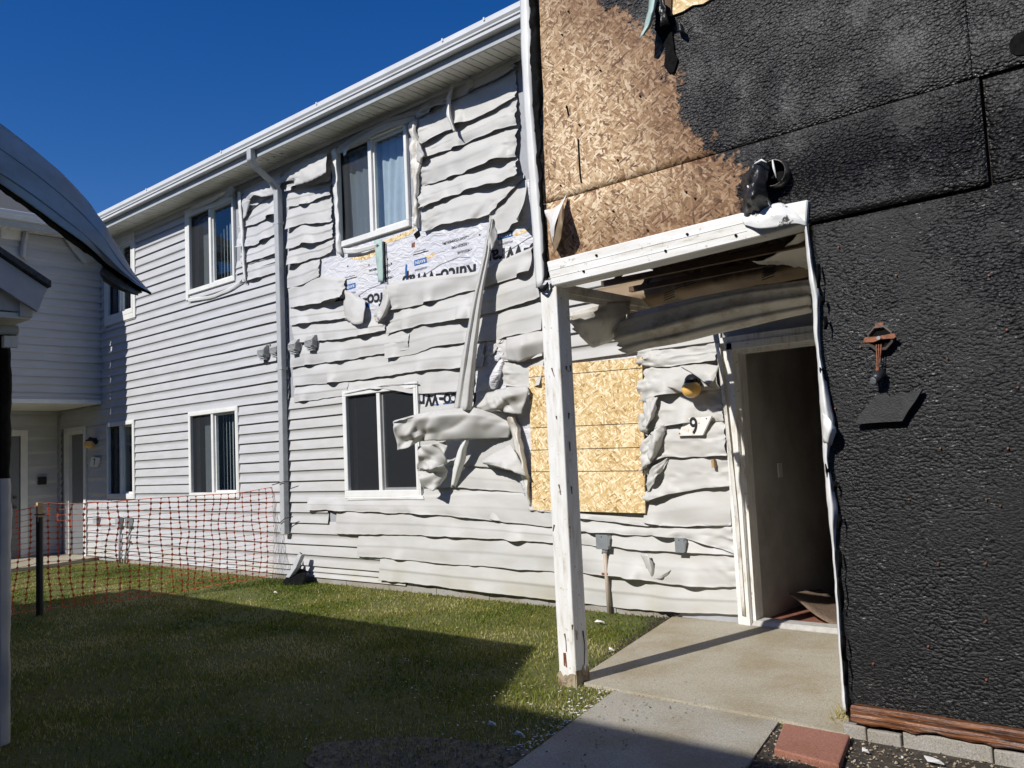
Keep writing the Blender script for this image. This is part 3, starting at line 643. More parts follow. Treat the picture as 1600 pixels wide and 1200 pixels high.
T('melted_trim', [[(352,297,-.10),(356,292,-.16),(364,290,-.12)], [(353,306,-.08),(360,305,-.14),(370,296,-.05)]], V, nu=12, amp=.03, freq=16, seed=7)
T('melted_trim', [[(525,237,-.08),(560,216,-.10),(600,193,-.10),(648,181,-.08)], [(526,243,-.05),(562,224,-.06),(602,203,-.08),(650,187,-.05)]], V, nu=24, nv=6, amp=.014, seed=8)
T('melted_trim', [[(528,228,-.06),(570,203,-.10),(610,183,-.08),(652,172,-.05),(700,150,-.05)], [(529,234,-.04),(570,212,-.06),(612,190,-.05),(654,178,-.04),(702,155,-.03)]], V, nu=28, nv=5, amp=.016, seed=9)
T('melted_trim', [[(536,236,-.08),(544,229,-.10)], [(537,244,-.08),(541,240,-.10)]], PVC, nu=6, nv=6, amp=.012, seed=10)
T('melted_trim', [[(536,388,-.06),(560,388,-.07),(590,380,-.06)], [(538,397,-.05),(560,396,-.05),(590,387,-.04)]], PVC, nu=14, nv=5, amp=.008, seed=11)
T('melted_trim', [[(538,616,-.05),(600,603,-.06),(652,597,-.05)], [(539,612,-.05),(600,601,-.07),(653,599,-.06)]], PVC, nu=16, nv=4, amp=.004, seed=12)
T('melted_trim', [[(543,776,-.05),(600,777,-.055),(660,774,-.05)], [(543,783,-.04),(600,781,-.045),(663,781,-.05)]], PVC, nu=16, nv=4, amp=.004, seed=13)
T('green_flashing', [[(585,376,-.04),(587,400,-.05),(591,441,-.03)], [(597,374,-.03),(598,400,-.035),(599,440,-.02)]], GREEN, nu=14, nv=5, amp=.008, seed=14)
T('scorched_film', [[(599,378,-.035),(600,410,-.04),(602,442,-.03)], [(602,378,-.02),(603,410,-.025),(605,441,-.015)]], TAR, nu=14, nv=3, amp=.008, seed=15)

# ---- torn siding
TS = dict(thick=.003, crease=1., jag=.012)
T('torn_siding', [[(420,291,-.05),(470,252,-.06),(511,236,-.05)], [(458,280,-.10),(480,270,-.22),(510,247,-.20)], [(459,291,-.10),(484,283,-.24),(508,270,-.24)]], nu=20, amp=.02, seed=20, **TS)
T('torn_siding', [[(377,309,-.06),(399,293,-.10),(437,274,-.06)], [(376,318,-.06),(398,305,-.14),(417,308,-.10),(438,300,-.05)]], nu=18, amp=.02, seed=21, **TS)
T('torn_siding', [[(376,318,-.05),(382,313,-.10),(391,312,-.12)], [(375,350,-.05),(384,338,-.08),(389,322,-.06)]], nu=12, amp=.012, seed=22, **TS)
T('torn_siding', [[(537,452,-.03),(555,460,-.04),(572,470,-.03)], [(537,478,-.06),(552,488,-.10),(570,480,-.09)], [(538,498,-.05),(553,507,-.14),(566,505,-.13)]], nu=14, amp=.012, seed=23, **TS)
T('torn_siding', [[(602,444,-.05),(605,452,-.08),(612,447,-.03)], [(594,478,-.06),(600,486,-.16),(612,470,-.05)], [(584,490,-.05),(592,503,-.12),(606,488,-.05)]], nu=12, amp=.02, freq=14, seed=24, **TS)
T('torn_siding', [[(583,492,-.04),(590,485,-.10),(602,480,-.06)], [(590,504,-.05),(594,500,-.14),(598,492,-.08)]], nu=10, amp=.02, freq=14, seed=25, **TS)
T('torn_siding', [[(765,343,-.04),(754,400,-.08),(741,460,-.13),(727,530,-.19),(709,641,-.22)], [(767,342,-.09),(757,400,-.17),(744,455,-.22),(730,530,-.28),(713,641,-.30)], [(768,342,-.06),(760,400,-.12),(748,455,-.18),(735,530,-.23),(720,641,-.26)], [(769,342,-.09),(763,398,-.18),(752,452,-.24),(741,528,-.30),(727,641,-.33)], [(771,341,-.05),(768,386,-.10),(757,440,-.16),(747,520,-.22),(737,641,-.25)]], nu=46, nv=17, amp=.006, freq=4, seed=26, thick=.003)
T('torn_siding', [[(759,372,-.10),(764,366,-.16),(770,342,-.05)], [(762,396,-.12),(768,390,-.15),(778,368,-.06)]], nu=10, amp=.012, seed=27, **TS)
T('torn_siding', [[(612,659,-.50),(640,650,-.45),(675,643,-.37),(740,637,-.24),(793,650,-.06)], [(613,668,-.52),(632,661,-.42),(655,656,-.45),(690,650,-.38),(740,648,-.28),(796,659,-.09)], [(616,683,-.44),(636,678,-.48),(652,672,-.36),(668,668,-.40),(692,665,-.33),(740,660,-.27),(798,667,-.09)], [(618,694,-.46),(634,690,-.36),(650,682,-.42),(664,678,-.31),(690,675,-.32),(740,674,-.23),(798,675,-.07)], [(619,704,-.42),(638,699,-.42),(652,690,-.29),(672,687,-.31),(690,688,-.27),(730,686,-.22),(795,684,-.06)]], nu=60, nv=24, amp=.026, freq=3., seed=28, thick=.003, crease=.9, jag=.008)
T('torn_siding', [[(616,657,-.48),(675,641,-.35),(740,634,-.22),(757,640,-.12)], [(613,660,-.50),(675,645,-.37),(740,639,-.25),(760,643,-.15)]], nu=24, nv=4, amp=.006, seed=29, **TS)
T('torn_siding', [[(650,698,-.28),(672,694,-.30),(697,690,-.22)], [(652,712,-.36),(676,712,-.22),(697,706,-.24)], [(650,733,-.28),(673,734,-.30),(696,724,-.18)]], nu=26, nv=18, amp=.035, freq=4.5, seed=30, **TS)
T('torn_siding', [[(650,734,-.26),(676,733,-.26),(697,724,-.16)], [(655,748,-.30),(680,742,-.22),(697,735,-.16)], [(659,760,-.22),(676,768,-.26),(695,748,-.12)]], nu=26, nv=18, amp=.035, freq=4.5, seed=31, **TS)
T('torn_siding', [[(721,690,-.18),(710,720,-.14),(704,760,-.05)], [(727,688,-.24),(716,722,-.20),(708,758,-.10)], [(733,686,-.16),(726,722,-.12),(712,762,-.04)]], PVC, nu=20, nv=8, amp=.01, seed=32, **TS)
T('torn_siding', [[(741,632,-.10),(760,613,-.14),(790,606,-.12),(824,603,-.09)], [(745,636,-.22),(765,627,-.26),(800,618,-.22),(826,610,-.12)], [(748,643,-.18),(775,637,-.28),(790,634,-.18),(818,630,-.16)], [(752,644,-.12),(778,643,-.22),(792,645,-.20),(813,648,-.14)]], nu=32, nv=18, amp=.03, freq=4, seed=33, **TS)
T('torn_siding', [[(793,648,-.06),(802,690,-.08),(812,740,-.06),(822,788,-.04)], [(799,650,-.15),(810,692,-.17),(820,738,-.14),(827,790,-.08)], [(806,652,-.05),(815,690,-.07),(826,735,-.06),(831,792,-.03)]], CREAM, nu=30, nv=10, amp=.04, freq=8, seed=34, jag=.02, jside='sides', thick=.003)
T('torn_siding', [[(752,719,-.10),(775,704,-.13),(797,694,-.11)], [(754,722,-.20),(785,720,-.22),(808,712,-.14)], [(756,725,-.17),(788,732,-.24),(822,744,-.16)]], nu=24, nv=12, amp=.02, freq=4, seed=35, **TS)
T('torn_wrap', [[(742,612,-.03),(765,590,-.08),(781,560,-.05)], [(758,611,-.06),(775,588,-.10),(785,560,-.06)], [(776,609,-.03),(784,585,-.05),(789,562,-.03)]], WRAP, nu=16, nv=8, amp=.018, freq=10, seed=36, thick=.003)
T('torn_wrap', [[(770,562,-.02),(776,548,-.05),(784,536,-.03)], [(778,566,-.04),(786,556,-.06),(792,540,-.03)]], WRAP, nu=12, nv=6, amp=.018, freq=12, seed=37, thick=.003)
T('torn_siding', [[(767,540,-.03),(775,536,-.07),(786,530,-.05)], [(765,556,-.04),(771,552,-.08),(778,541,-.05)]], nu=10, amp=.02, freq=14, seed=38, **TS)
T('torn_siding', [[(790,528,-.08),(815,522,-.12),(850,516,-.06)], [(789,545,-.10),(812,540,-.20),(850,534,-.08)], [(793,563,-.05),(810,566,-.12),(850,552,-.05)]], nu=26, nv=14, amp=.022, freq=3.2, seed=39, **TS)
T('torn_wrap', [[(805,735,-.04),(815,760,-.06),(824,784,-.03)], [(818,728,-.06),(826,752,-.08),(832,788,-.04)]], WRAP, nu=12, nv=6, amp=.02, freq=10, seed=40, thick=.003)
T('torn_siding', [[(826,788,-.04),(850,792,-.05),(872,794,-.04)], [(826,797,-.06),(850,800,-.07),(872,802,-.05)]], nu=14, nv=5, amp=.012, seed=41, **TS)
# curling strip under the eave by the corner
T('torn_siding', [[(705,134,-.06),(697,152,-.08),(698,180,-.12),(708,205,-.14)], [(707,133,-.12),(700,156,-.15),(702,184,-.19),(710,206,-.18)], [(710,133,-.05),(704,156,-.09),(705,184,-.13),(712,206,-.13)]], PVC, nu=26, nv=7, amp=.008, seed=42, **TS)
T('torn_siding', [[(726,126,-.05),(732,122,-.09),(740,124,-.05)], [(727,143,-.05),(732,142,-.10),(738,136,-.05)]], nu=10, amp=.02, seed=43, **TS)
# loose sheet beside the wall lamp, crumples left of the door wall
T('torn_siding', [[(1062,572,-.04),(1090,569,-.06),(1124,566,-.04)], [(1080,582,-.08),(1105,586,-.12),(1122,578,-.08)], [(1106,602,-.12),(1110,602,-.13),(1115,597,-.11)]], nu=16, nv=10, amp=.01, seed=44, **TS)
T('torn_siding', [[(1005,628,-.05),(1012,624,-.10),(1030,618,-.05)], [(1006,650,-.10),(1016,640,-.17),(1026,630,-.08)], [(1004,680,-.06),(1012,668,-.16),(1022,650,-.06)]], nu=16, nv=12, amp=.035, freq=9, seed=45, **TS)
T('torn_siding', [[(1008,690,-.05),(1022,672,-.14),(1042,658,-.05)], [(1010,708,-.10),(1020,698,-.20),(1036,680,-.08)], [(1009,735,-.05),(1016,722,-.14),(1030,712,-.05)]], nu=16, nv=12, amp=.035, freq=9, seed=46, **TS)
T('torn_siding', [[(1008,740,-.04),(1024,726,-.12),(1044,714,-.05)], [(1010,770,-.08),(1022,752,-.13),(1034,735,-.06)]], nu=16, nv=10, amp=.03, freq=9, seed=47, **TS)
T('torn_siding', [[(1000,866,-.04),(1012,864,-.07),(1020,878,-.06)], [(1006,880,-.04),(1016,886,-.10),(1021,894,-.06)], [(1008,894,-.03),(1016,900,-.06),(1022,906,-.03)]], nu=12, nv=10, amp=.015, freq=10, seed=48, **TS)
T('torn_siding', [[(1022,905,-.05),(1034,898,-.08),(1048,890,-.05)], [(1018,903,-.04),(1030,905,-.07),(1045,898,-.04)]], nu=10, nv=6, amp=.01, seed=49, **TS)
for px, py, s_ in ((1033,955,1),(1045,958,2),(1055,957,3),(776,925,4),(688,906,5)):
    c = F(px, py, -.03); v = [(c[0]+.05*math.cos(t)*(1+.6*n3(t*3, s_)), c[1]+.01*n3(t, s_), c[2]+.022*math.sin(t)*(1+.8*n3(t*4, s_, 2))) for t in np.linspace(0, 6.28, 11)[:-1]]
    mesh('charred_hole', v+[(p[0], p[1]+.006, p[2]) for p in v], [tuple(range(10))]+[(i, (i+1) % 10, (i+1) % 10+10, i+10) for i in range(10)], TAR, APT)

# ------------------------------------------------------------------ eave, gutter, downspout
n = 0
for i in range(118):
    x0 = -15.7+i*.102
    if x0 > -3.75: break
    b = MB(); b.ext([(-.42, 5.79), (-.005, 5.79), (-.005, 5.80), (-.42, 5.80)], x0, x0+.088) if i % 3 else b.ext([(-.42, 5.787), (-.005, 5.787), (-.005, 5.80), (-.42, 5.80)], x0, x0+.088)
    b.build('soffit_slat', SOFF, APT)
box('soffit_backing', -15.7, -3.7, -.42, .0, 5.802, 5.81, SHADEGREY, APT)
MB().ext([(-.445, 5.745), (-.42, 5.745), (-.42, 5.95), (-.445, 5.95)], -18.4, -3.69).build('fascia', GREY, APT)
GUT = [(-.445, 5.99), (-.445, 5.845), (-.53, 5.845), (-.535, 5.875), (-.55, 5.885), (-.552, 5.90), (-.572, 5.925), (-.575, 5.955), (-.578, 5.975), (-.568, 5.983), (-.56, 5.975), (-.556, 5.955), (-.54, 5.92), (-.53, 5.90), (-.52, 5.86), (-.455, 5.86), (-.455, 5.99)]
MB().ext(GUT, -15.95, -3.69).build('gutter', METAL, APT)
for xx in (-6.2, -5.6, -8.4, -10.6, -12.8): box('gutter_hanger', xx, xx+.02, -.585, -.54, 5.955, 5.987, METAL, APT)
MB().ext([(-.02, 5.74), (-.004, 5.74), (-.004, 5.79), (-.03, 5.79), (-.03, 5.775), (-.02, 5.775)], -15.7, -3.69).build('soffit_channel', SOFF, APT)
# round vents in the soffit
for px, py in ((393,260),(418,250),(428,245),(440,240)):
    d = ray(px, py); t = (5.785-CAM[2])/d[2]; c = CAM+d*t
    b = MB(); 
    for r0, r1, z in ((.035, .075, 5.783), (.015, .03, 5.78)):
        k0 = [(c[0]+r*math.cos(a), c[1]+r*math.sin(a), z) for r in (r0, r1) for a in np.linspace(0, 6.283, 17)[:-1]]
        b.add(k0, [(i, (i+1) % 16, (i+1) % 16+16, i+16) for i in range(16)])
    b.build('soffit_vent_rim', SOFF, APT)
    MB().tube([(c[0], c[1], 5.786), (c[0], c[1], 5.784)], .06, 16).build('soffit_vent_opening', TAR, APT)
def rect_pipe(name, pts, wx, wy, m, parent=None):
    b = MB(); k = 0; P = [Vector(p) for p in pts]
    for p in P:
        for sx, sy in ((-1, -1), (1, -1), (1, 1), (-1, 1)): b.v.append(p+Vector((sx*wx, sy*wy, 0)))
    for i in range(len(P)-1):
        for j in range(4): b.f.append((i*4+j, i*4+(j+1) % 4, (i+1)*4+(j+1) % 4, (i+1)*4+j))
    b.f += [(3, 2, 1, 0), tuple((len(P)-1)*4+j for j in range(4))]
    o = b.build(name, m, parent); mo = o.modifiers.new('b', 'BEVEL'); mo.width = .012; mo.segments = 2; return o
DX = -9.99
ds = rect_pipe('downspout', [(DX+.02, -.5, 5.86), (DX+.02, -.5, 5.70), (DX+.0, -.42, 5.63), (DX, -.16, 5.47), (DX, -.085, 5.38), (DX-.005, -.082, 3.0), (DX-.03, -.08, .70)], .05, .042, GREY, APT)
for z in (4.9, 2.9): box('pipe_strap', DX-.075, DX+.06, -.129, -.035, z, z+.035, GREY, ds)
# corner and entrance trims
box('corner_trim', -15.80, -15.742, -.03, -.0, 2.9, 5.76, SHADEGREY, APT)
box('corner_trim', -17.66, -17.585, -.05, -.0, .15, 2.88, SHADEGREY, APT)
def casing(h, name, wd, y, m, parent):
    x0, x1, z0, z1 = h; b = MB()
    for a in ((x0-wd, x0, y, .02, z0, z1+wd), (x1, x1+wd, y, .02, z0, z1+wd), (x0, x1, y, .02, z1, z1+wd)): b.box(*a)
    b.box(x0-wd*.45, x0-.004, y-.012, y, z0, z1+wd*.5); b.box(x0-wd*.45, x1, y-.012, y, z1+.004, z1+wd*.5)
    for a in ((x0, x0+.03, -.02, .12, z0, z1), (x1-.03, x1, -.02, .12, z0, z1), (x0+.03, x1-.03, -.02, .12, z1-.03, z1)): b.box(*a)
    return b.build(name, m, parent)
casing(D9, 'door_casing', .115, -.05, WHITE, APT)
MB().ext([(-.055, .1), (-.055, .125), (-.02, .155), (.10, .16), (.13, .14), (.13, .1)], -3.39, -2.4).build('threshold', simple('worn_threshold', (.46, .44, .40), .5, .15, 20), APT)
T('door_trim_strip', [[(1118,537,-.06),(1133,660,-.06),(1148,800,-.05),(1160,962,-.05)], [(1124,535,-.09),(1138,660,-.08),(1153,800,-.075),(1165,963,-.07)]], CREAM, nu=30, nv=5, amp=.006, seed=60, thick=.004)
casing(D7, 'door_casing', .10, -.05, PVC, APT)
box('door', D7[0]+.03, D7[1]-.03, .045, .09, .15, 2.38, DOORG, APT)
# hall contents seen through the open doorway
P = np.zeros((14, 9, 3))
for j in range(14):
    for i in range(9):
        s = j/13; x = -3.30+s*1.0; a = max(0, 1-s/.55); y = .16+i*.11+.05*n3(s*3, i*.4)
        P[j, i] = (x+.10*a*(1-i/8), y+.35*a*.3, .142+.20*a**1.6*(1-.5*i/8)+.012*n3(s*6, i))
ob = grid('rolled_carpet', P, CARPET, None, True, .012); tag(ob, 'brown burnt carpet curling up off the floor inside the open doorway', 'carpet')

# ------------------------------------------------------------------ burnt unit on the right
YB = -2.264
BU = thing('burnt_unit', 'fire charred two storey unit with blackened wood sheathing overhanging the open porch', 'building', (-1.5, YB, 0))
FR = lambda px, py, y=YB-.018: F(px, py, y)
RAW = [FR(*p)[[0, 2]] for p in [(790,-40),(880,-60),(915,-2),(960,16),(1000,38),(1012,60),(1036,84),(1042,112),(1062,110),(1062,150),(1060,178),(1082,206),(1116,212),(1096,238),(1118,250),(1150,248),(1162,268),(1150,300),(1160,330),(852,460),(780,420)]]
RAWP = np.array(RAW)
def sdist(x, z):
    P, Q = RAWP, np.roll(RAWP, -1, 0); d = Q-P; w_ = np.array((x, z))-P
    t = np.clip((w_*d).sum(1)/(d*d).sum(1), 0, 1); dist = np.sqrt((((w_-d*t[:, None]))**2).sum(1)).min()
    ins = False
    for a, b in zip(P, Q):
        if (a[1] > z) != (b[1] > z) and x < (b[0]-a[0])*(z-a[1])/(b[1]-a[1])+a[0]: ins = not ins
    return -dist if ins else dist
def osb_sheet(x0, x1, z0, z1, y):
    nx, nz = int((x1-x0)/.05)+2, int((z1-z0)/.05)+2; P = np.zeros((nz, nx, 3)); ch = []; ash_sheen = []
    for j in range(nz):
        for i in range(nx):
            x = x0+(x1-x0)*i/(nx-1); z = z1+(z0-z1)*j/(nz-1); P[j, i] = (x, y+.004*n3(x*2, z*2, y), z)
            ch.append(sdist(x, z)); a = max(0, min(1, (z-2.75)/.75))*.75+.25*max(0, min(1, (x+1.7)/1.6))*max(0, min(1, (z-1.4)))  # second value grows with height: sheen of the upper sheets as colour
            ash_sheen.append(a)
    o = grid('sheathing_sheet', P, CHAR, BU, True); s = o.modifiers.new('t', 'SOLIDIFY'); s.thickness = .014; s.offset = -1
    for nme, dat in (('char', ch), ('ash_sheen', ash_sheen)):
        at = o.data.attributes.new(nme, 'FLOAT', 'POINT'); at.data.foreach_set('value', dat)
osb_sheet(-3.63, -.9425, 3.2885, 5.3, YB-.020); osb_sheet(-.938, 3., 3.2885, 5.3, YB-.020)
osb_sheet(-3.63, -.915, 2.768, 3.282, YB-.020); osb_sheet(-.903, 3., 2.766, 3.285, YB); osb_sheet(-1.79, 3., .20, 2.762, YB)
box('wall', -3.60, 3., YB+.03, 0., 3.05, 5.85, VOIDM, BU); box('wall', -1.785, 3., YB+.02, 0., .1, 3.05, VOIDM, BU)
MB().ext([(YB-.55, 5.85), (YB-.55, 5.95), (5, 9.3), (5, 9.2)], -3.85, 3.2).build('roof', SHING, BU)
BRV = [FR(1334, 1099, YB-.03), FR(1480, 1124, YB-.03), FR(1610, 1146, YB-.03)]
b = MB(); zt, zb = .268, .186
P = np.zeros((9, 60, 3))
for j in range(9):
    for i in range(60):
        x = -1.745+i*.05; prof = [(-.008, 0), (-.045, 0), (-.05, .12), (-.05, .35), (-.047, .5), (-.05, .65), (-.052, .9), (-.046, 1.), (-.005, 1.)][j]
        P[j, i] = (x, YB+prof[0]+.008*n3(x*5, prof[1]*7), zt-(zt-zb)*prof[1]+((.016*n3(x*7, 3)+.012*n3(x*19, 5)) if prof[1] > .8 else .004*n3(x*6, 1)+.006*max(0, n3(x*15, 8))*(prof[1] < .2)))
grid('burnt_sill_board', P, BURNT, BU, False)
x = -1.80; i = 0
for wd in (.12, .17, .40, .40, .40, .40, .4, .4, .4):
    h = .165+.006*(i % 3)-(.012 if i == 1 else 0)
    box('foundation_block', x+.004, x+wd-.004, YB-.03-.008*(i % 2), YB+.02, -.1, h, BLOCK, BU, .008); x += wd; i += 1
# white beam over the porch
bm = [FR(854, 409, YB-.05), FR(1000, 372, YB-.05), FR(1160, 332, YB-.05), FR(1262, 312, YB-.05), FR(1259, 350, YB-.05), FR(1230, 358, YB-.05), FR(1180, 371, YB-.05), FR(1000, 415, YB-.05), FR(862, 447, YB-.05)]
o = MB().prism([(p[0], p[2]) for p in bm], YB-.052, YB+.09).build('porch_beam', WHITEB, BU); mo = o.modifiers.new('b', 'BEVEL'); mo.width = .006
for dz in (.055, .105):
    a, c = F(856, 411, YB-.055), F(1165, 332, YB-.055); MB().prism([(a[0], a[2]-dz), (c[0], c[2]-dz), (c[0], c[2]-dz+.004), (a[0], a[2]-dz+.004)], YB-.0545, YB-.050).build('bead', WHITEB, o)
for px, py in ((932,399),(912,424),(1040,392),(1074,366),(1150,368)):
    p_ = F(px, py, YB-.055); MB().tube([p_+np.array((0, .01, 0)), p_+np.array((0, -.006, 0))], .008, 8).build('nail_hole', TAR, o)
def TB(name, lines, m, parent=BU, **kw): return loft(name, [L3(*l) for l in lines], m, parent, **kw)
y0 = YB-.03
TB('corner_trim', [[(812,-12,y0),(814,60,y0),(818,150,y0),(824,250,y0),(832,360,y0),(838,450,y0)], [(819,-12,y0-.03),(821,60,y0-.03),(826,150,y0-.03),(833,250,y0-.03),(842,360,y0-.03),(847,447,y0-.03)], [(829,-12,y0),(830,60,y0-.01),(833,150,y0),(841,250,y0),(850,370,y0),(852,438,y0)]], PVC, nu=46, nv=7, amp=.006, seed=70)
TB('charred_paper_edge', [[(826,-10,y0-.01),(829,60,y0-.015),(832,150,y0-.01),(840,260,y0-.01),(848,350,y0-.01),(851,440,y0-.01)], [(833,-10,y0-.03),(836,70,y0-.04),(840,150,y0-.04),(845,270,y0-.03),(850,380,y0-.03),(854,435,y0-.03)], [(840,-10,y0+.005),(843,40,y0+.005),(846,100,y0+.005),(848,150,y0+.005),(842,200,y0+.005),(848,280,y0+.005),(855,380,y0+.005),(859,432,y0+.005)]], TAR, nu=70, nv=8, amp=.028, freq=12, seed=71, jag=.02, jside='sides')
TB('charred_paper_edge', [[(838,447,y0),(846,452,y0-.02),(856,440,y0)], [(842,454,y0),(848,457,y0-.02),(858,447,y0)]], TAR, nu=10, nv=4, amp=.006, seed=72)
TB('melted_corner_trim', [[(1256,350,y0),(1262,420,y0),(1270,470,y0),(1272,520,y0),(1277,560,y0),(1283,650,y0),(1287,720,y0),(1293,790,y0),(1300,850,y0),(1307,950,y0),(1313,1050,y0),(1317,1112,y0)],
   [(1259,350,y0-.02),(1267,420,y0-.03),(1276,470,y0-.03),(1276,520,y0-.02),(1280,560,y0-.03),(1292,650,y0-.06),(1292,720,y0-.03),(1299,790,y0-.05),(1302,850,y0-.02),(1309,950,y0-.02),(1316,1050,y0-.02),(1321,1112,y0-.02)],
   [(1262,350,y0+.01),(1270,420,y0),(1281,455,y0),(1280,500,y0+.01),(1283,560,y0+.01),(1304,660,y0-.01),(1293,720,y0+.01),(1309,795,y0),(1305,850,y0+.01),(1312,950,y0+.01),(1318,1050,y0+.01),(1325,1112,y0+.01)]], PVC, nu=110, nv=9, amp=.012, freq=9, seed=73)
for i, (px, py, h) in enumerate(((1276,430,40),(1283,470,16),(1283,590,30),(1291,735,22),(1302,760,16),(1310,815,22),(1309,880,40),(1312,930,50),(1316,1010,40),(1319,1050,40),(1324,1100,20),(1288,505,20))):
    TB('charred_paper_edge', [[(px-2,py-h/2,y0-.03),(px,py,y0-.04),(px+1,py+h/2,y0-.03)], [(px+4,py-h/2,y0),(px+7,py,y0-.01),(px+5,py+h/2,y0)]], TAR, nu=12, nv=5, amp=.02, freq=18, seed=80+i, jag=.01, jside='sides')
TB('melted_corner_trim', [[(1284,645,y0-.03),(1298,655,y0-.07),(1306,668,y0-.03)], [(1285,662,y0-.04),(1298,672,y0-.09),(1307,674,y0-.04)], [(1287,690,y0-.02),(1292,694,y0-.05),(1298,696,y0-.02)]], PVC, nu=12, nv=9, amp=.02, freq=16, seed=93)
# porch ceiling: joists, kraft faced batts, fallen soffit
box('porch_ceiling', -3.6, -1.8, YB+.1, -.01, 3.02, 3.05, VOIDM, BU)
for i in range(6):
    yy = -2.0+i*.36; box('floor_joist', -3.6, -1.8, yy, yy+.04, 2.80, 2.84, JOIST, BU); box('floor_joist', -3.6, -1.8, yy, yy+.04, 2.985, 3.02, JOIST, BU)
    w_ = MB()
    for k in range(4):
        xa = -3.5+k*.42
        for s_ in (-1, 1):
            v = [(xa+.21-s_*.20, yy+.004, 2.84), (xa+.21-s_*.20+.04, yy+.004, 2.84), (xa+.23, yy+.004, 2.985), (xa+.19, yy+.004, 2.985)]
            w_.add(v+[(p[0], p[1]+.03, p[2]) for p in v], BF)
    w_.build('joist_web', JOIST, BU)
MB().ext([(YB+.1, 2.70), (YB+.1, 2.76), (-.02, 2.76), (-.02, 2.70), (-.02, 2.73)][:4], -3.62, -3.58).build('ledger_trim', CREAM, BU)
MB().ext([(YB+.12, 2.66), (YB+.12, 2.70), (-.4, 2.70), (-.4, 2.66)], -3.60, -3.59).build('ledger_trim', CREAM, BU)
box('side_wall_lining', -1.80, -1.79, YB+.1, 0, .1, 3.02, CREAM, BU)
kr = TB('kraft_batt', [[(905,456,-1.1),(960,446,-1.1),(1020,432,-1.1),(1100,413,-1.1),(1200,395,-1.1),(1262,386,-1.1)], [(960,474,-1.15),(1040,456,-1.15),(1120,440,-1.2),(1200,422,-1.2),(1264,412,-1.2)], [(985,494,-1.0),(1060,472,-1.0),(1140,456,-1.0),(1264,432,-1.0)]], KRAFT, nu=40, nv=10, amp=.03, freq=5, seed=94)
for px, py in ((1063,446),(1078,442),(1046,464),(1203,425),(1200,432)):
    p_ = F(px, py, -1.24); b = MB()
    for k in range(4): b.prism([(p_[0]-.045, p_[2]+.03-k*.017), (p_[0]+.045, p_[2]+.045-k*.017), (p_[0]+.045, p_[2]+.051-k*.017), (p_[0]-.045, p_[2]+.036-k*.017)], -1.243, -1.24)
    b.build('print', INK, kr)
def ribbed(name, lines, nrib, m, seed, nu=50, amp=.012):
    R = [resamp(l, nu) for l in lines]; nv = nrib*6+1; P = np.zeros((nv, nu, 3)); k = len(R); tt = np.linspace(0, 1, k)
    for j in range(nv):
        t = j/(nv-1)
        for i in range(nu):
            q = [np.interp(t, tt, [R[a][i][c] for a in range(k)]) for c in range(3)]
            rb = (t*nrib) % 1; d = .035*max(0, 1-abs(rb-.5)/.13)
            P[j, i] = (q[0]+.012*n3(t*9, seed)*(i in (0, nu-1)), q[1]-d+amp*n3(q[0]*4+seed, q[2]*5), q[2]+amp*.8*n3(q[0]*3, seed+3))
        P[j, 0, 0] += .04*n3(t*11, seed); P[j, 0, 2] += .03*n3(t*8, seed+2)
    return grid(name, P, m, BU, True, .004)
ribbed('fallen_soffit', [[F(952,500,-1.42), F(1050,472,-1.40), F(1150,452,-1.35), F(1266,437,-1.30)], [F(962,530,-1.50), F(1050,505,-1.42), F(1150,480,-1.32), F(1267,462,-1.22)], [F(978,556,-1.40), F(1010,545,-1.33), F(1055,537,-1.24), F(1150,515,-1.18), F(1268,488,-1.05)]], 3, CREAM, 95)
ribbed('fallen_soffit', [[F(892,489,-1.9), F(920,480,-1.75), F(955,471,-1.55), F(985,470,-1.3)], [F(889,503,-2.0), F(925,500,-1.8), F(960,500,-1.55), F(985,490,-1.35)], [F(905,525,-1.9), F(925,544,-1.7), F(950,535,-1.5), F(968,522,-1.4)]], 2, CREAM, 96, 30, .02)
TB('soffit_remnant', [[(1254,356,-1.9),(1246,366,-1.8),(1236,378,-1.7),(1222,390,-1.6),(1210,398,-1.5),(1192,408,-1.4),(1175,407,-1.4)], [(1262,360,-1.7),(1262,375,-1.6),(1262,390,-1.5),(1255,400,-1.4),(1240,405,-1.35),(1215,412,-1.3),(1185,412,-1.35)], [(1268,372,-1.5),(1268,395,-1.4),(1268,410,-1.3),(1268,420,-1.25),(1255,418,-1.22),(1230,414,-1.22),(1195,413,-1.3)]], CREAM, nu=40, nv=9, amp=.012, freq=14, seed=97, jag=.02, thick=.003)
# things stuck on the burnt wall
yb = YB-.035
TB('melted_flashing', [[(1159,338,yb),(1180,330,yb-.03),(1200,322,yb-.03),(1222,317,yb-.02),(1240,328,yb-.02),(1259,346,yb)], [(1161,348,yb-.03),(1185,345,yb-.06),(1205,338,yb-.07),(1225,332,yb-.06),(1245,338,yb-.04),(1260,348,yb-.02)], [(1163,352,yb-.03),(1185,358,yb-.05),(1208,356,yb-.06),(1228,351,yb-.05),(1246,349,yb-.03),(1260,352,yb-.02)]], mk_dirty('soot_blotched_vinyl', (.76, .755, .73), (.06, .055, .05), 13, .60, .66, .4), nu=30, nv=12, amp=.02, freq=8, seed=98)
DV = thing('burnt_vent_hood', 'burnt dryer vent with its round metal duct exposed above the white porch beam', 'vent', tuple(F(1200, 280, YB-.02)))
c = F(1207, 270, YB-.09); b = MB(); k = 24
for r, y in ((.074, YB-.01), (.074, c[1]), (.068, c[1]), (.068, YB-.01)): b.v += [(c[0]+r*math.cos(t), y+.004*n3(t*2, r), c[2]+r*math.sin(t)) for t in np.linspace(0, 6.283, k+1)[:-1]]
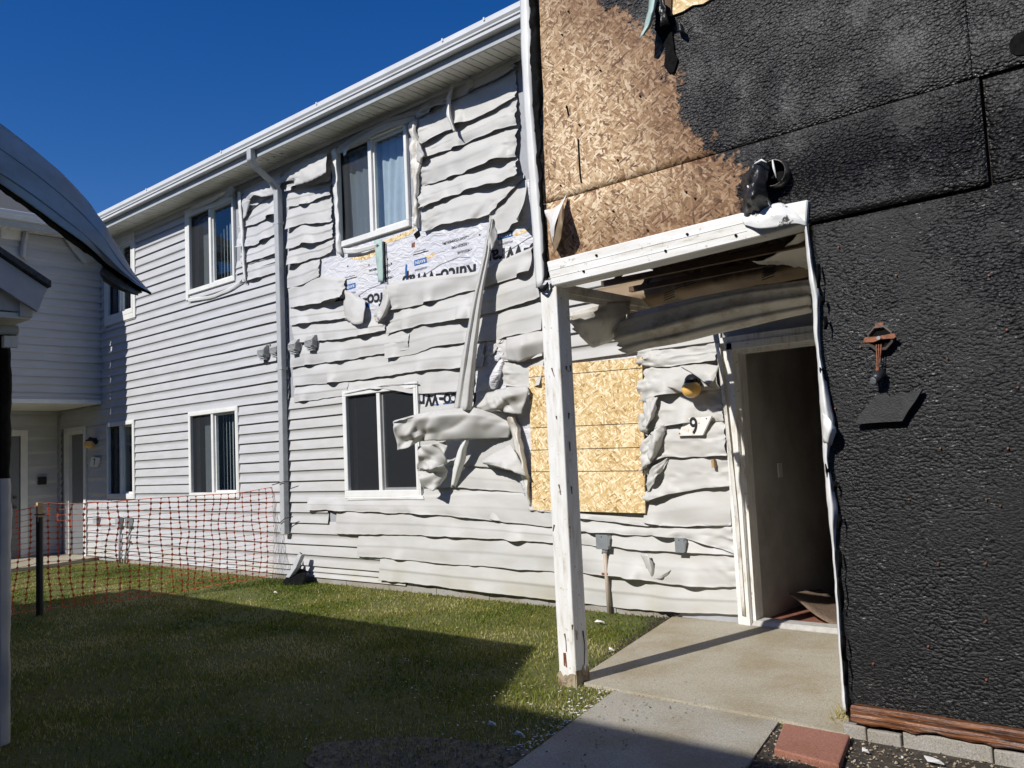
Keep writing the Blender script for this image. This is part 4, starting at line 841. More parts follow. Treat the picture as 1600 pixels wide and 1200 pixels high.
for a in range(3):
    for i in range(k): b.f.append((a*k+i, a*k+(i+1) % k, (a+1)*k+(i+1) % k, (a+1)*k+i))
b.build('duct', simple('sooty_duct', (.10, .095, .085), .4, .3, 20, 0, .5, .7), DV, True)
MB().tube([(c[0], YB-.022, c[2]), (c[0], YB-.026, c[2])], .068, 20).build('duct_opening', TAR, DV)
GLOSSBLK = simple('melted_black_plastic', (.02, .02, .021), .34, .5, 25, .5, .6)
loft('melted_hood', [L3((1176,252,yb-.04),(1188,248,yb-.10),(1200,255,yb-.08)), L3((1160,275,yb-.03),(1180,280,yb-.16),(1200,290,yb-.06)), L3((1157,310,yb-.02),(1178,310,yb-.15),(1206,320,yb-.03)), L3((1158,338,yb-.01),(1176,335,yb-.06),(1208,336,yb-.01))], GLOSSBLK, DV, nu=26, nv=26, amp=.05, freq=14, seed=99)
for i, ln in enumerate((((1179,256),(1190,250),(1198,254)), ((1207,250),(1209,262),(1213,278)), ((1168,290),(1174,300),(1178,318)), ((1186,284),(1192,300),(1203,322)), ((1181,284),(1182,296),(1176,304)))):
    MB().tube([F(a, b_, yb-.12+.02*i) for a, b_ in ln], [.004, .007, .003], 6).build('melted_drip', PVC, DV, True)
fl = loft('curled_paper_flap', [L3((861,378,yb),(866,350,yb-.02),(872,325,yb-.02),(885,306,yb)), L3((866,392,yb-.05),(874,362,yb-.12),(876,336,yb-.12),(880,318,yb-.05)), L3((862,402,yb-.03),(874,380,yb-.10),(881,350,yb-.12),(881,322,yb-.05))], KRAFT, BU, nu=22, nv=12, amp=.015, freq=8, seed=100, thick=.004)
loft('curled_paper_flap', [L3((848,330,yb),(862,325,yb-.01),(874,320,yb-.03),(886,304,yb-.01)), L3((860,352,yb-.01),(866,345,yb-.05),(873,332,yb-.08),(880,318,yb-.04)), L3((861,384,yb-.01),(864,370,yb-.05),(868,350,yb-.09),(877,325,yb-.05))], STRIPM, BU, nu=18, nv=10, amp=.015, freq=9, seed=101)
def flatpoly(name, pts, m, parent, y, th=.006, jit=.0, seed=0):
    P = [F(a, b_, y) for a, b_ in pts]; v = []; n_ = len(P)
    for i in range(n_):
        for s_ in range(3): q = P[i]+(P[(i+1) % n_]-P[i])*s_/3; v.append((q[0]+jit*n3(q[0]*20, q[2]*20, seed), q[2]+jit*n3(q[0]*20, q[2]*20, seed+5)))
    return MB().prism(v, y, y+th).build(name, m, parent)
flatpoly('scorched_opening', [(1026,-6),(1046,-6),(1050,26),(1054,70),(1056,106),(1042,116),(1040,78),(1024,44)], TAR, BU, YB-.034, .012, .03)
flatpoly('bare_sheathing_patch', [(1060,-8),(1130,-14),(1098,6),(1082,8),(1066,18),(1049,24),(1052,-6)], OSBN, BU, YB-.036, .012)
flatpoly('bare_stud', [(1038,-6),(1049,-6),(1048,24),(1041,24)], JOIST, BU, YB-.05, .02)
TB('green_flashing', [[(1016,-4,yb-.03),(1012,20,yb-.06),(1006,40,yb-.08),(1000,61,yb-.10)], [(1024,-4,yb-.10),(1020,18,yb-.14),(1013,38,yb-.13),(1004,56,yb-.12)], [(1030,-4,yb-.04),(1022,24,yb-.08),(1016,42,yb-.08),(1006,56,yb-.11)]], GREEN, nu=18, nv=8, amp=.012, freq=12, seed=102, thick=.003)
TB('charred_paper_edge', [[(1022,-2,yb-.02),(1030,20,yb-.08),(1032,40,yb-.05)], [(1038,-2,yb-.06),(1040,18,yb-.10),(1046,38,yb-.04)]], GLOSSBLK, nu=14, nv=10, amp=.035, freq=18, seed=103)
TB('charred_paper_edge', [[(1057,38,yb-.01),(1062,34,yb-.05),(1068,40,yb-.02)], [(1058,50,yb-.02),(1064,48,yb-.06),(1070,52,yb-.02)]], GLOSSBLK, nu=8, nv=6, amp=.02, freq=18, seed=104)
c = FR(1598, 68); MB().tube([(c[0], YB-.021, c[2]), (c[0], YB-.026, c[2])], .055, 20).build('vent_opening', TAR, BU)
for px, py in ((1310,386),(1295,505),(1344,542),(1469,700),(1575,700),(1541,780),(1540,880),(1540,970),(1364,1037),(1541,1062),(1305,638),(1590,605),(1420,780),(1563,790),(1545,430),(1573,515),(1400,430),(1480,560),(1466,880),(1450,1010)):
    p_ = F(px, py, YB-.012); MB().tube([p_+np.array((0, .012, 0)), p_+np.array((0, -.003, 0))], .0045, 7).build('rusty_nail', RUST, BU)
for px, py in ((888,18),(878,54),(880,108),(885,168),(846,152),(905,195),(938,110),(965,250),(1000,150),(876,290),(1086,310),(1072,300),(958,330),(1012,360)):
    p_ = F(px, py, YB-.026); MB().tube([p_+np.array((0, .012, 0)), p_+np.array((0, -.004, 0))], .006, 7).build('nail_hole', TAR, BU)
for pts in ([(903,217),(906,270),(908,285)], [(885,165),(888,180)]): MB().tube([F(a, b_, YB-.026) for a, b_ in pts], .005, 5).build('scorch_mark', TAR, BU)
LB = thing('burnt_lamp_mount', 'rusted round lamp mount with an orange cross strap and dangling socket', 'wall lamp', tuple(F(1378, 530, YB)))
c = F(1377, 529, YB-.02); n_ = 8
b = MB()
for r, y in ((.048, c[1]), (.066, c[1]), (.066, c[1]-.022), (.058, c[1]-.024), (.05, c[1]-.01)): b.v += [(c[0]+r*math.cos(t+.39), y, c[2]+r*math.sin(t+.39)) for t in np.linspace(0, 6.283, n_+1)[:-1]]
for a in range(4):
    for i in range(n_): b.f.append((a*n_+i, (a)*n_+(i+1) % n_, (a+1)*n_+(i+1) % n_, (a+1)*n_+i))
b.build('box_ring', simple('burnt_steel', (.07, .055, .045), .6, .4, 30, .3), LB); MB().tube([(c[0], c[1], c[2]), (c[0], c[1]-.006, c[2])], .055, 12).build('box_back', TAR, LB)
MB().prism([(c[0]-.082, c[2]-.012), (c[0]-.07, c[2]+.012), (c[0]-.01, c[2]+.010), (c[0]+.07, c[2]+.016), (c[0]+.082, c[2]-.002), (c[0]+.07, c[2]-.010), (c[0]+.01, c[2]-.006), (c[0]-.03, c[2]-.016)], c[1]-.03, c[1]-.024).build('cross_strap', RUST, LB)
MB().tube([(c[0], c[1]-.02, c[2]), (c[0], c[1]-.042, c[2])], .010, 8).build('screw', ALUM, LB)
MB().box(c[0]-.02, c[0]+.022, c[1]-.018, c[1]-.004, c[2]+.06, c[2]+.078).build('bracket', RUST, LB)
e = F(1370, 590, YB-.06)
for i in range(3): MB().tube([(c[0]-.02+.012*i, c[1]-.02, c[2]-.03), (c[0]-.02+.008*i, c[1]-.03, c[2]-.10), (e[0]+.004*i, e[1], e[2]+.03)], .003, 5).build('wire', RUST, LB)
MB().tube([e+np.array((.012, .03, .03)), e+np.array((0, 0, .0)), e+np.array((-.008, -.02, -.012))], [.026, .028, .022], 12).build('socket', GLOSSBLK, LB, True)
MB().tube([e+np.array((-.009, -.022, -.013)), e+np.array((-.011, -.026, -.016))], .017, 12).build('socket_rim', ALUM, LB)
tag(flatpoly('number_plaque', [(1335,663),(1343,650),(1367,617),(1384,613),(1391,620),(1441,609),(1410,657)], simple('charred_wood', (.028, .027, .026), .5, .3, 25, .5), None, YB-.045, .026, .006, 4), 'charred black slanted house number plaque hanging below the burnt lamp mount', 'plaque')

# ------------------------------------------------------------------ porch column
CO = thing('porch_column', 'square white painted wooden porch column with rusty nail streaks and a rotted foot', 'column', (-3.6, YB, .1))
v = []; 
for z in (.085, .12, .22, .6, 1.2, 1.9, 2.745):
    d = .004*n3(z*3, 1) if z > .13 else .010*n3(z*9, 4)
    v += [(-3.668+d, YB, z), (-3.528+d, YB, z), (-3.528+d, YB+.14, z), (-3.668+d, YB+.14, z)]
f = [(i*4+j, i*4+(j+1) % 4, (i+1)*4+(j+1) % 4, (i+1)*4+j) for i in range(6) for j in range(4)]+[(3, 2, 1, 0), (24, 25, 26, 27)]
o = mesh('shaft', v, f, WHITE, CO); mo = o.modifiers.new('b', 'BEVEL'); mo.width = .008; mo.segments = 2
b = MB()
STREAK = mk_dirty('nail_stain', (.07, .05, .04), (.22, .14, .09), 40)
ROT = mk_dirty('rotted_wood', (.36, .30, .20), (.16, .10, .06), 14, .4, .6, .8)
pts_ = [(-3.672 + .02*i, .10+.075+.05*n3(i*1.3, 2)) for i in range(8)]
MB().prism([(-3.671, .088)]+pts_+[(-3.53, .088)], YB-.004, YB+.001).build('rotted_foot', ROT, CO)
MB().ext([(YB, .088)]+[(YB+.02*i, .20+.06*n3(i*1.1, 7)) for i in range(8)]+[(YB+.14, .088)], -3.53, -3.523).build('rotted_foot', ROT, CO)
for fx, pts in ((0, [(862,575),(864,582),(866,588)]), (0, [(869,650),(870,655)]), (0, [(873,757),(875,765),(876,773)]), (0, [(866,820),(864,830)]), (0, [(882,990),(884,1000),(885,1018)]), (0, [(894,976),(894,984)]),
                (1, [(885,572),(885,578)]), (1, [(891,571),(892,580)]), (1, [(889,645),(889,655)]), (1, [(890,690),(891,705)]), (1, [(890,822),(891,832),(891,842)]), (1, [(901,986),(902,1000)]), (1, [(911,986),(914,1008),(913,1040)]), (1, [(893,760),(894,772)])):
    P = [F(a, b_, YB-.002) if fx == 0 else FX(a, b_, -3.524) for a, b_ in pts]
    MB().tube(P, [.006]+[.0028]*(len(P)-1), 5).build('nail_streak', STREAK, CO)
MB().tube([F(883,1020,YB-.002), F(885,1042,YB-.002)], .005, 5).build('nail_streak', RUST, CO); MB().tube([F(881,1020,YB-.002), F(882,1040,YB-.002)], .005, 5).build('nail_streak', RUST, CO)

# ------------------------------------------------------------------ board over the broken window
BD = thing('plywood_board', 'new golden wood strand board screwed over a broken window behind the column', 'board', tuple(F(915, 690, -.05)))
cs = [F(826, 573, -.06), F(1003, 558, -.07), F(1008, 802, -.07), F(832, 797, -.06)]
v = [tuple(c) for c in cs]+[(c[0], c[1]+.014, c[2]) for c in cs]
mesh('sheet', v, [(0, 1, 2, 3), (7, 6, 5, 4)]+[(i, i+4, (i+1) % 4+4, (i+1) % 4) for i in range(4)], OSBN, BD)
for s_ in (.085, .44, .595, .745):
    a = cs[0]+(cs[3]-cs[0])*(s_-.01); c = cs[1]+(cs[2]-cs[1])*(s_-.015)
    MB().tube([a+np.array((.0, -.0005, 0)), c+np.array((0, -.0005, 0))], .0035, 4).build('print_line', INK, BD)
for px, py in ((940,620),(890,600),(985,600),(850,600),(985,780),(850,780)): 
    p_ = F(px, py, -.069); MB().tube([p_, p_+np.array((0, -.004, 0))], .006, 6).build('screw', RUST, BD)

# ------------------------------------------------------------------ left wing
WX = -15.74
WG = thing('left_wing', 'shaded grey siding wing at the far left, its upper storey overhanging two entry doors', 'building', (-16.5, -1.1, 0))
def TW(X):
    return lambda G: np.stack([X-G[..., 1], G[..., 0], G[..., 2]], -1)[:, ::-1]
reg_rows(-2.3, -.02, 2.9, 5.76, [], lambda x, z: .02, TW(WX-.02), WG, seed0=120, joints=False)
D8 = (-1.66, -.72, .1, 2.41)
reg_rows(-2.3, -.06, Z0, 2.87, [(-1.78, -.60, 0, 2.50)], lambda x, z: .002, TW(-17.60), WG, seed0=150, joints=False)
box('wall', -18.4, WX-.025, -2.264, -.01, 2.9, 5.85, SHADEGREY, WG); box('wall', -18.4, -17.63, -2.264, -.01, .1, 2.9, SHADEGREY, WG)
box('overhang_soffit', -17.6, WX, -2.26, -.03, 2.865, 2.9, SOFF, WG); box('overhang_trim', WX-.0, WX+.03, -2.27, -.03, 2.862, 2.93, PVC, WG)
box('added_shadow_sheet', WX, WX+.62, -2.30, -2.27, 2.9, 5.5, V, WG)  # unseen sheet added at the front corner to cast the facade shadow
b = MB()
for a in ((-17.60, -17.55, -1.78, -1.66, .15, 2.50), (-17.60, -17.55, -.72, -.60, .15, 2.50), (-17.60, -17.55, -1.66, -.72, 2.39, 2.50)): b.box(*a)
b.build('door_casing', PVC, WG)
dr = box('door', -17.60, -17.57, -1.64, -.74, .15, 2.38, DOORG, WG)
for z in (1.18, 1.36): MB().tube([(-17.57, -.82, z-.10), (-17.52, -.82, z-.10)], .028, 10).build('door_knob', simple('dark_brass', (.06, .055, .05), .3, .1), dr)
fanp = [(-1.19+.30*math.cos(t), 2.02+.22*math.sin(t)) for t in np.linspace(0, math.pi, 12)]; fani = [(-1.19+.22*math.cos(t), 2.04+.15*math.sin(t)) for t in np.linspace(math.pi, 0, 12)]
MB().ext(fanp+fani, -17.57, -17.555).build('fanlight_frame', PVC, dr)
MB().ext([(-1.19+.22*math.cos(t), 2.04+.15*math.sin(t)) for t in np.linspace(0, math.pi, 12)], -17.57, -17.566).build('fanlight_pane', TAR, dr)
tag(box('mailbox', -17.6, -17.52, -.42, -.28, 1.47, 1.62, BLACK), 'small black mailbox between the two entry doors in the left recess', 'mailbox')
for i in range(24):
    y1_ = -.56-i*.102
    if y1_ < -2.8: break
    box('soffit_slat', WX, WX+.42, y1_-.094, y1_, 5.788+(.003 if i % 3 else 0), 5.80, SOFF, WG)
box('fascia', WX+.42, WX+.445, -2.85, -.60, 5.745, 5.95, GREY, WG)
g = [(-(y+.42)+WX+.42, z) for y, z in GUT]; n_ = len(g)
v = [(x, -2.9, z) for x, z in g]+[(x, -.60, z) for x, z in g]
mesh('gutter', v, [tuple(range(n_)), tuple(range(n_, 2*n_))[::-1]]+[(i, i+n_, (i+1) % n_+n_, (i+1) % n_) for i in range(n_)], METAL, WG)
v = [(WX+.45, -2.85, 5.96), (WX+.45, -.45, 5.96), (-21, -.45, 8.6), (-21, -2.85, 8.6)]
mesh('roof', v+[(x, y, z-.08) for x, y, z in v], BF, SHING, WG)
def TX(name, lines, X, m, **kw):
    L_ = [[FX(p[0], p[1], X+p[2]) for p in l] for l in lines]
    R = [[(q[1], -q[0], q[2]) for q in l] for l in L_]
    o = loft(name, R, m, None, **kw); me = o.data
    for v_ in me.vertices: v_.co = (-v_.co.y, v_.co.x, v_.co.z)
    o.parent = WG; o.matrix_parent_inverse = INV[WG.name]; return o
TX('exposed_wrap', [[(0,351,.02),(18,354,.02),(36,357,.02)], [(0,372,.03),(18,374,.03),(34,377,.03)]], WX, PAPER, nu=8, nv=4, amp=.004, seed=1)
TX('torn_siding', [[(36,358,.04),(42,359,.10),(46,362,.05)], [(33,380,.06),(38,384,.14),(42,384,.06)], [(30,399,.05),(36,402,.12),(42,408,.05)]], WX, V, nu=8, nv=10, amp=.012, seed=2, thick=.003)
TX('torn_siding', [[(97,368,.03),(112,374,.10),(130,390,.03)], [(108,385,.08),(125,395,.10),(147,404,.03)], [(126,408,.05),(134,414,.09),(150,408,.03)]], WX, V, nu=12, nv=8, amp=.012, seed=3, thick=.003)

# ------------------------------------------------------------------ low gabled building at the near left (its roof shades the lawn)
GABLEM = simple('gable_siding_grey', (.56, .55, .54), .55, .08)
GB = thing('gabled_building', 'near grey gabled porch with dark shingle edge at the left edge of view', 'building', (-5.5, -6, .1))
EY, EZ, GX, SL = -4.86, 2.665, -5.10, .60
RY = -11.6; RZ = EZ+SL*(EY-RY)
b = MB(); b.ext([(EY, EZ), (EY, EZ+.035), (RY, RZ+.035), (RY, RZ)], -12.0, GX+.012); b.build('roof', SHING, GB)
MB().ext([(EY-.01, EZ-.004), (RY, RZ-.004), (RY, RZ-.17), (EY-.06, EZ-.17+.03)], GX-.05, GX-.02).build('rake_board', GABLEM, GB)
MB().ext([(EY-.07, 2.53), (EY-.07, EZ-.06), (RY, RZ-.11), (RY, 2.53)], GX-.16, GX-.10).build('gable_siding', GABLEM, GB)
box('corner_trim', GX-.11, GX-.08, EY-.13, EY-.065, 2.50, EZ-.06, GABLEM, GB)
for k in range(1, 30):
    z = 2.53+.16*k; y = EY-.07-(z-EZ+.06)/SL if z > EZ-.06 else EY-.13
    if y < RY+.2: break
    box('siding_line', GX-.102, GX-.094, RY, y-.02, z, z+.012, GREY, GB)
box('porch_soffit', -12., GX-.10, -6.2, EY-.07, 2.49, 2.52, SOFF, GB)
box('wall', -12., -5.5, -12.5, -6.2, .1, 2.6, SHADEGREY, GB)
pc = FZ(9, 1166, .1)
PT = thing('porch_post', 'near porch post at the left frame edge wrapped in loose grey plastic', 'post', (pc[0]-.1, pc[1], .1))
P = np.zeros((60, 14, 3))
for j in range(60):
    for i in range(14):
        t = 2*math.pi*i/13; z = .1+2.4*j/59; r = .075+.014*n3(z*4, math.cos(t), math.sin(t))+.008*n3(z*13, math.cos(t)*2, 3)+.02*max(0, .25-z)
        P[j, i] = (pc[0]-.10+r*math.cos(t), pc[1]-.02+r*math.sin(t), z)
grid('plastic_wrap', P[:38], SHADEGREY, PT); grid('charred_sleeve', P[37:], TAR, PT)
sl = thing('security_light', 'twin head white security light fixed under the near gable', 'lamp', tuple(FX(12, 522, -5.35)))
a, c = FX(-14, 515, -5.35), FX(27, 516, -5.35); MB().tube([a, c], .028, 10).build('arm', GREY, sl)
for px in (10, 21):
    q = FX(px, 534, -5.35); box('lamp_head', q[0]-.02, q[0]+.02, q[1]-.018, q[1]+.018, q[2]-.032, q[2]+.032, PVC, sl); box('lamp_bracket', q[0]-.012, q[0]+.008, q[1]-.012, q[1]+.012, q[2]+.032, q[2]+.06, BLACK, sl)
# building across the yard, behind the camera: throws the shade along the bottom edge, shows in the window glass
OB = thing('opposite_building', 'two storey siding building across the yard seen only as a reflection in the windows', 'building', (0, -13, 0))
box('wall', -45, 14, -18, -10.2, 0, 5.8, SHADEGREY, OB); MB().ext([(-10.72, 5.78), (-10.72, 5.92), (-14.5, 8.2), (-19, 5.9), (-19, 5.78)], -45.3, 14.3).build('roof', SHING, OB)
box('entry_wall', -3.9, -2.06, -10.2, -7.15, 0, 3.02, CREAM, OB)
# long strip of siding hanging off that entry wall, close to the camera
def SX(l): return [FX(p[0], p[1], p[2]) for p in l]
top = [(-120,110,-2.025),(-60,150,-2.005),(0,193,-1.985),(50,232,-1.975),(95,270,-1.965),(135,312,-1.955),(163,350,-1.918),(188,395,-1.918),(209,428,-1.918),(232,455,-1.918)]
rid = [(-120,165,-1.980),(-60,195,-1.960),(0,233,-1.940),(50,268,-1.930),(95,304,-1.920),(130,336,-1.920),(160,370,-1.898),(185,408,-1.898),(208,435,-1.898),(233,456,-1.908)]
rd2 = [(-120,215,-1.950),(-60,242,-1.930),(0,270,-1.910),(50,304,-1.900),(95,338,-1.890),(130,366,-1.880),(160,394,-1.888),(185,420,-1.888),(208,440,-1.888),(233,457,-1.888)]
bot = [(-120,225,-1.955),(-60,256,-1.935),(0,286,-1.915),(50,320,-1.895),(95,355,-1.885),(130,380,-1.875),(165,410,-1.904),(190,428,-1.894),(212,445,-1.884),(236,458,-1.874)]
und = [(-120,234,-2.04),(-60,265,-2.02),(0,295,-2.0),(50,330,-1.98),(95,365,-1.97),(130,391,-1.95),(165,419,-1.93),(192,438,-1.92),(214,452,-1.91),(236,459,-1.90)]
HS = thing('hanging_siding_strip', 'long bent strip of siding hanging down across the upper left, close to the camera', 'siding strip', tuple(FX(0, 240, -2)))
o = loft('strip_face', [SX(top), SX(rid), SX(rd2), SX(bot)], STRIPM, HS, nu=48, nv=20, amp=.003, freq=14, seed=3)
for i, l in enumerate((rid, rd2)):
    MB().tube([p+np.array((.002, 0, 0)) for p in resamp(SX(l), 30)], .0016, 5).build('crease', SHADEGREY, HS)
loft('nailing_hem', [SX(bot), SX(und)], TAR, HS, nu=48, nv=5, amp=.004, freq=20, seed=5, jag=.004)
loft('curled_end', [SX([(160,412,-1.95),(182,430,-1.93),(206,447,-1.91),(222,457,-1.90)]), SX([(155,424,-1.90),(176,441,-1.89),(198,453,-1.885),(214,459,-1.885)]), SX([(160,438,-1.92),(178,449,-1.91),(198,457,-1.90),(216,461,-1.895)])], mk_dirty('scorched_strip_end', (.36, .29, .22), (.14, .09, .06), 14), HS, nu=18, nv=10, amp=.004, freq=18, seed=6)
MB().tube([FX(-120, 200, -2.0), (-2.07, -7.12, 2.98)], [.05, .02], 6).build('strip_end', STRIPM, HS)

# ------------------------------------------------------------------ small things on the facade
hood_lab = ['leftmost grey louvred vent hood, left of the downspout', 'grey louvred vent hood just touching the left of the downspout', 'grey louvred vent hood just right of the downspout', 'rightmost grey louvred vent hood, farthest right of the downspout']
HOODM = simple('aged_grey_hood', (.40, .39, .37), .5, .12, 14)
def hood(label, loc):
    t = thing('vent_hood', label, 'vent hood', loc, 'vent hoods beside the downspout'); x, y, z = loc
    MB().box(x-.095, x+.095, -.035, -.012, z-.10, z+.10).build('flange', HOODM, t)
    MB().ext([(-.035, z+.09), (-.075, z+.085), (-.125, z+.03), (-.128, z-.045), (-.035, z-.085)], x-.08, x+.08).build('hood_body', HOODM, t)
    for k in range(5): MB().ext([(-.128, z+.025-k*.017), (-.136, z+.018-k*.017), (-.128, z+.014-k*.017)], x-.07, x+.07).build('louvre', GREY, t)
    for k in range(3): MB().ext([(-.12+k*.012, z-.05-k*.022), (-.128+k*.012, z-.066-k*.022), (-.05, z-.066-k*.022), (-.05, z-.05-k*.022)], x-.06, x+.06).build('flap', GREY, t)
    for k in range(6): MB().box(x+.080, x+.084, -.115+k*.013, -.109+k*.013, z-.04, z+.03).build('side_slot', GREY, t)
    return t
for lab, (px, py) in zip(hood_lab, ((414, 550), (434, 546), (463, 541), (489, 535))):
    p_ = F(px, py, -.05); hood(lab, (p_[0], -.02, p_[2]))
def sphere(c, r, n=16, cut=None):
    b = MB(); m_ = n//2
    for j in range(m_+1):
        a = math.pi*j/m_
        for i in range(n): t = 2*math.pi*i/n; b.v.append((c[0]+r*math.sin(a)*math.cos(t), c[1]+r*math.sin(a)*math.sin(t), c[2]+r*math.cos(a)*.92))
    b.f = [(j*n+i, j*n+(i+1) % n, (j+1)*n+(i+1) % n, (j+1)*n+i) for j in range(m_) for i in range(n)]; return b
def lamp(px, py, label, r, first):
    c = F(px, py, -.15); t = thing('wall_lamp', label, 'wall lamp', (c[0], -.02, c[2]), 'amber globe wall lamps')
    sphere(c, r).build('globe', AMBER, t, True)
    MB().tube([(c[0]+.0, -.02, c[2]+.055), (c[0]+.0, -.06, c[2]+.058), (c[0], -.10, c[2]+.062), (c[0], -.15, c[2]+r*.82)], [.062, .058, .058, .064], 14).build('lamp_base', BLACK, t, True)
    MB().tube([(c[0], -.15, c[2]+r*.62), (c[0], -.15, c[2]+r*.96)], [.062, .05], 14).build('collar', BLACK, t)
lamp(1080, 608, 'wall lamp with scorched amber globe beside doorway 9', .084, 1); lamp(139, 694, 'small wall lamp with orange globe beside door 7 far left', .085, 0)
pl = thing('number_plaque', 'white slanted plaque with black number 9 and scorched streaks', 'plaque', tuple(F(1085, 666, -.06)))
q = [F(1059, 681, -.075), F(1098, 680, -.075), F(1112, 650, -.075), F(1071, 654, -.075)]
MB().prism([(p[0], p[2]) for p in q], -.078, -.052).build('plate', PLAQ, pl); c = sum(q)/4
text('digit', '9', .20, INK, pl, c[0], -.080, c[2], -.1, False, .8, .004)
for px, py in ((1062, 677), (1104, 654)): p_ = F(px, py, -.078); MB().tube([p_, p_+np.array((0, -.004, 0))], .005, 6).build('screw', INK, pl)
pl = thing('number_plaque', 'white plaque with number 7 below the orange lamp at far left', 'plaque', tuple(F(147, 722, -.05)))
q = [F(140, 729, -.06), F(152, 730, -.06), F(155, 716, -.06), F(143, 714, -.06)]; q = [q[0], q[1], q[2], q[3]]
MB().prism([(p[0], p[2]) for p in q], -.06, -.035).build('plate', PVC, pl); c = sum(q)/4
text('digit', '7', .16, INK, pl, c[0], -.0625, c[2], 0, False, .9, .003)
def jbox(px, py, wx, wz, dp, label, conduit=None, m=ALUM, seed=0):
    c = F(px, py, -.04); t = thing('junction_box', label, 'electrical box', (c[0], -.02, c[2]))
    o = MB().box(c[0]-wx, c[0]+wx, -.03-dp, -.02, c[2]-wz, c[2]+wz).build('box_body', m, t); mo = o.modifiers.new('b', 'BEVEL'); mo.width = .006; mo.segments = 2
    box('cover', c[0]-wx-.004, c[0]+wx+.004, -.036-dp, -.03-dp, c[2]-wz-.004, c[2]+wz+.004, m, t)
    MB().tube([(c[0], -.036-dp, c[2]+wz*.75), (c[0], -.040-dp, c[2]+wz*.75)], .005, 6).build('screw', INK, t)
    if conduit:
        MB().tube([(c[0]+conduit[0], -.055, c[2]-wz), (c[0]+conduit[1], -.058, .08)], .020, 10).build('conduit', conduit[2], t, True)
        MB().tube([(c[0]+conduit[0], -.055, c[2]-wz+.0), (c[0]+conduit[0], -.055, c[2]-wz-.035)], .028, 10).build('conduit_collar', ALUM, t)
        zz = .45; MB().box(c[0]-.035, c[0]+.035, -.07, -.03, zz, zz+.02).build('clip', RUST, t)
BEIGE = simple('beige_conduit', (.46, .38, .30), .5, .12, 10)
jbox(945, 846, .062, .064, .055, 'grey electrical box on a beige conduit between column and doorway', (0.005, 0.02, BEIGE))
jbox(1066, 851, .040, .060, .055, 'small grey covered outlet box under the number 9 plaque')
jbox(152, 812, .07, .065, .05, 'small grey outlet box on the sunlit wall beside door 7', None, SHADEGREY)
jbox(188, 815, .07, .075, .06, 'brown grey electrical box with dark conduit behind the orange netting', (0, 0.0, SHADEGREY), SHADEGREY)
jbox(203, 815, .075, .075, .05, 'light grey electrical box with leaning conduit behind the netting', (.0, -.18, METAL))
p_ = F(1115, 724, -.05); o = box('pipe_stub', p_[0]-.012, p_[0]+.014, -.07, -.03, p_[2]-.035, p_[2]+.035, mk_dirty('tan_stub', (.50, .33, .16), (.3, .16, .06), 20), None, .004)
tag(o, 'small tan bracket stuck on the siding below the number 9 plaque', 'bracket')
# kicked-up end of the downspout
c = F(464, 882, -.20); t = thing('splash_spout', 'loose grey end piece of downspout tipped up from a black bag at the wall foot', 'downspout end', (c[0], -.2, .1))
o = rect_pipe('spout', [(c[0]-.09, -.26, .18), (c[0]+.0, -.22, .30), (c[0]+.05, -.16, .47)], .045, .035, GREY, t)
MB().tube([(c[0]+.05, -.162, .471), (c[0]+.052, -.160, .474)], .034, 4).build('spout_mouth', TAR, t)
loft('black_bag', [[np.array((c[0]-.22, -.30, .09)), np.array((c[0]+.0, -.34, .10)), np.array((c[0]+.20, -.26, .09))], [np.array((c[0]-.17, -.2, .22)), np.array((c[0]-.05, -.26, .20)), np.array((c[0]+.14, -.18, .24))], [np.array((c[0]-.13, -.08, .40)), np.array((c[0]-.06, -.10, .28)), np.array((c[0]+.12, -.08, .22))]], TAR, t, nu=22, nv=12, amp=.04, freq=9, seed=8)

# ------------------------------------------------------------------ red paver
q = [FZ(1224.5, 1129, .135), FZ(1328, 1148, .135), FZ(1311, 1195, .135), FZ(1209, 1169, .135)]
v = [tuple(p) for p in q]+[(p[0], p[1], .07) for p in q]
o = mesh('paver', v, [(3, 2, 1, 0), (4, 5, 6, 7)]+[(i, (i+1) % 4, (i+1) % 4+4, i+4) for i in range(4)], PAVER); tag(o, 'single square red concrete paver on the soil beside the walkway', 'paver')
mo = o.modifiers.new('b', 'BEVEL'); mo.width = .008; mo.segments = 2

# ------------------------------------------------------------------ orange safety netting
def Zat(P, py):
    d0 = np.array((P[0], P[1], 0))-CAM; rhs = (600-py)/FPX
    # (d.u)/(d.f) = rhs with d = d0 + z*e
    return -(d0@CU-rhs*(d0@CF))/(CU[2]-rhs*CF[2])
gl = [(6,968),(62,958),(110,953),(150,948),(210,940),(300,926),(350,917),(400,908),(449,899)]
G_ = resamp([FZ(a, b_, .1) for a, b_ in gl], 31); tops = np.array([(6,803),(40,795),(64,786),(110,787),(150,786),(200,782),(260,777),(300,775),(380,770),(412,764),(450,757)])
NT = thing('safety_netting', 'orange plastic safety netting strung between a stake and the downspout', 'safety netting', (-10.4, -2, .1))
nr = 19; N_ = np.zeros((nr, 31, 3))
def pxof(P): d = P-CAM; return 800+FPX*(d@CR)/(d@CF)
for i in range(31):
    px = pxof(G_[i]); zt = Zat(G_[i], np.interp(px, tops[:, 0], tops[:, 1]))
    for j in range(nr):
        t = j/(nr-1); z = .14+(zt-.14)*t
        N_[j, i] = G_[i]+np.array((.05*n3(i*.35, t*3, 2)+.03*n3(i*.9, t*6), .07*n3(i*.3+5, t*2.5, 7)+.05*math.sin(t*3.1)*n3(i*.2, 4), 0)); N_[j, i, 2] = z+.012*n3(i*.8, t*4, 9)
def ribbon(pts, wds, ax):
    v = []; f = []
    for p, wd in zip(pts, wds): v += [p-ax*wd/2, p+ax*wd/2]
    f = [(2*i, 2*i+1, 2*i+3, 2*i+2) for i in range(len(pts)-1)]; return v, f
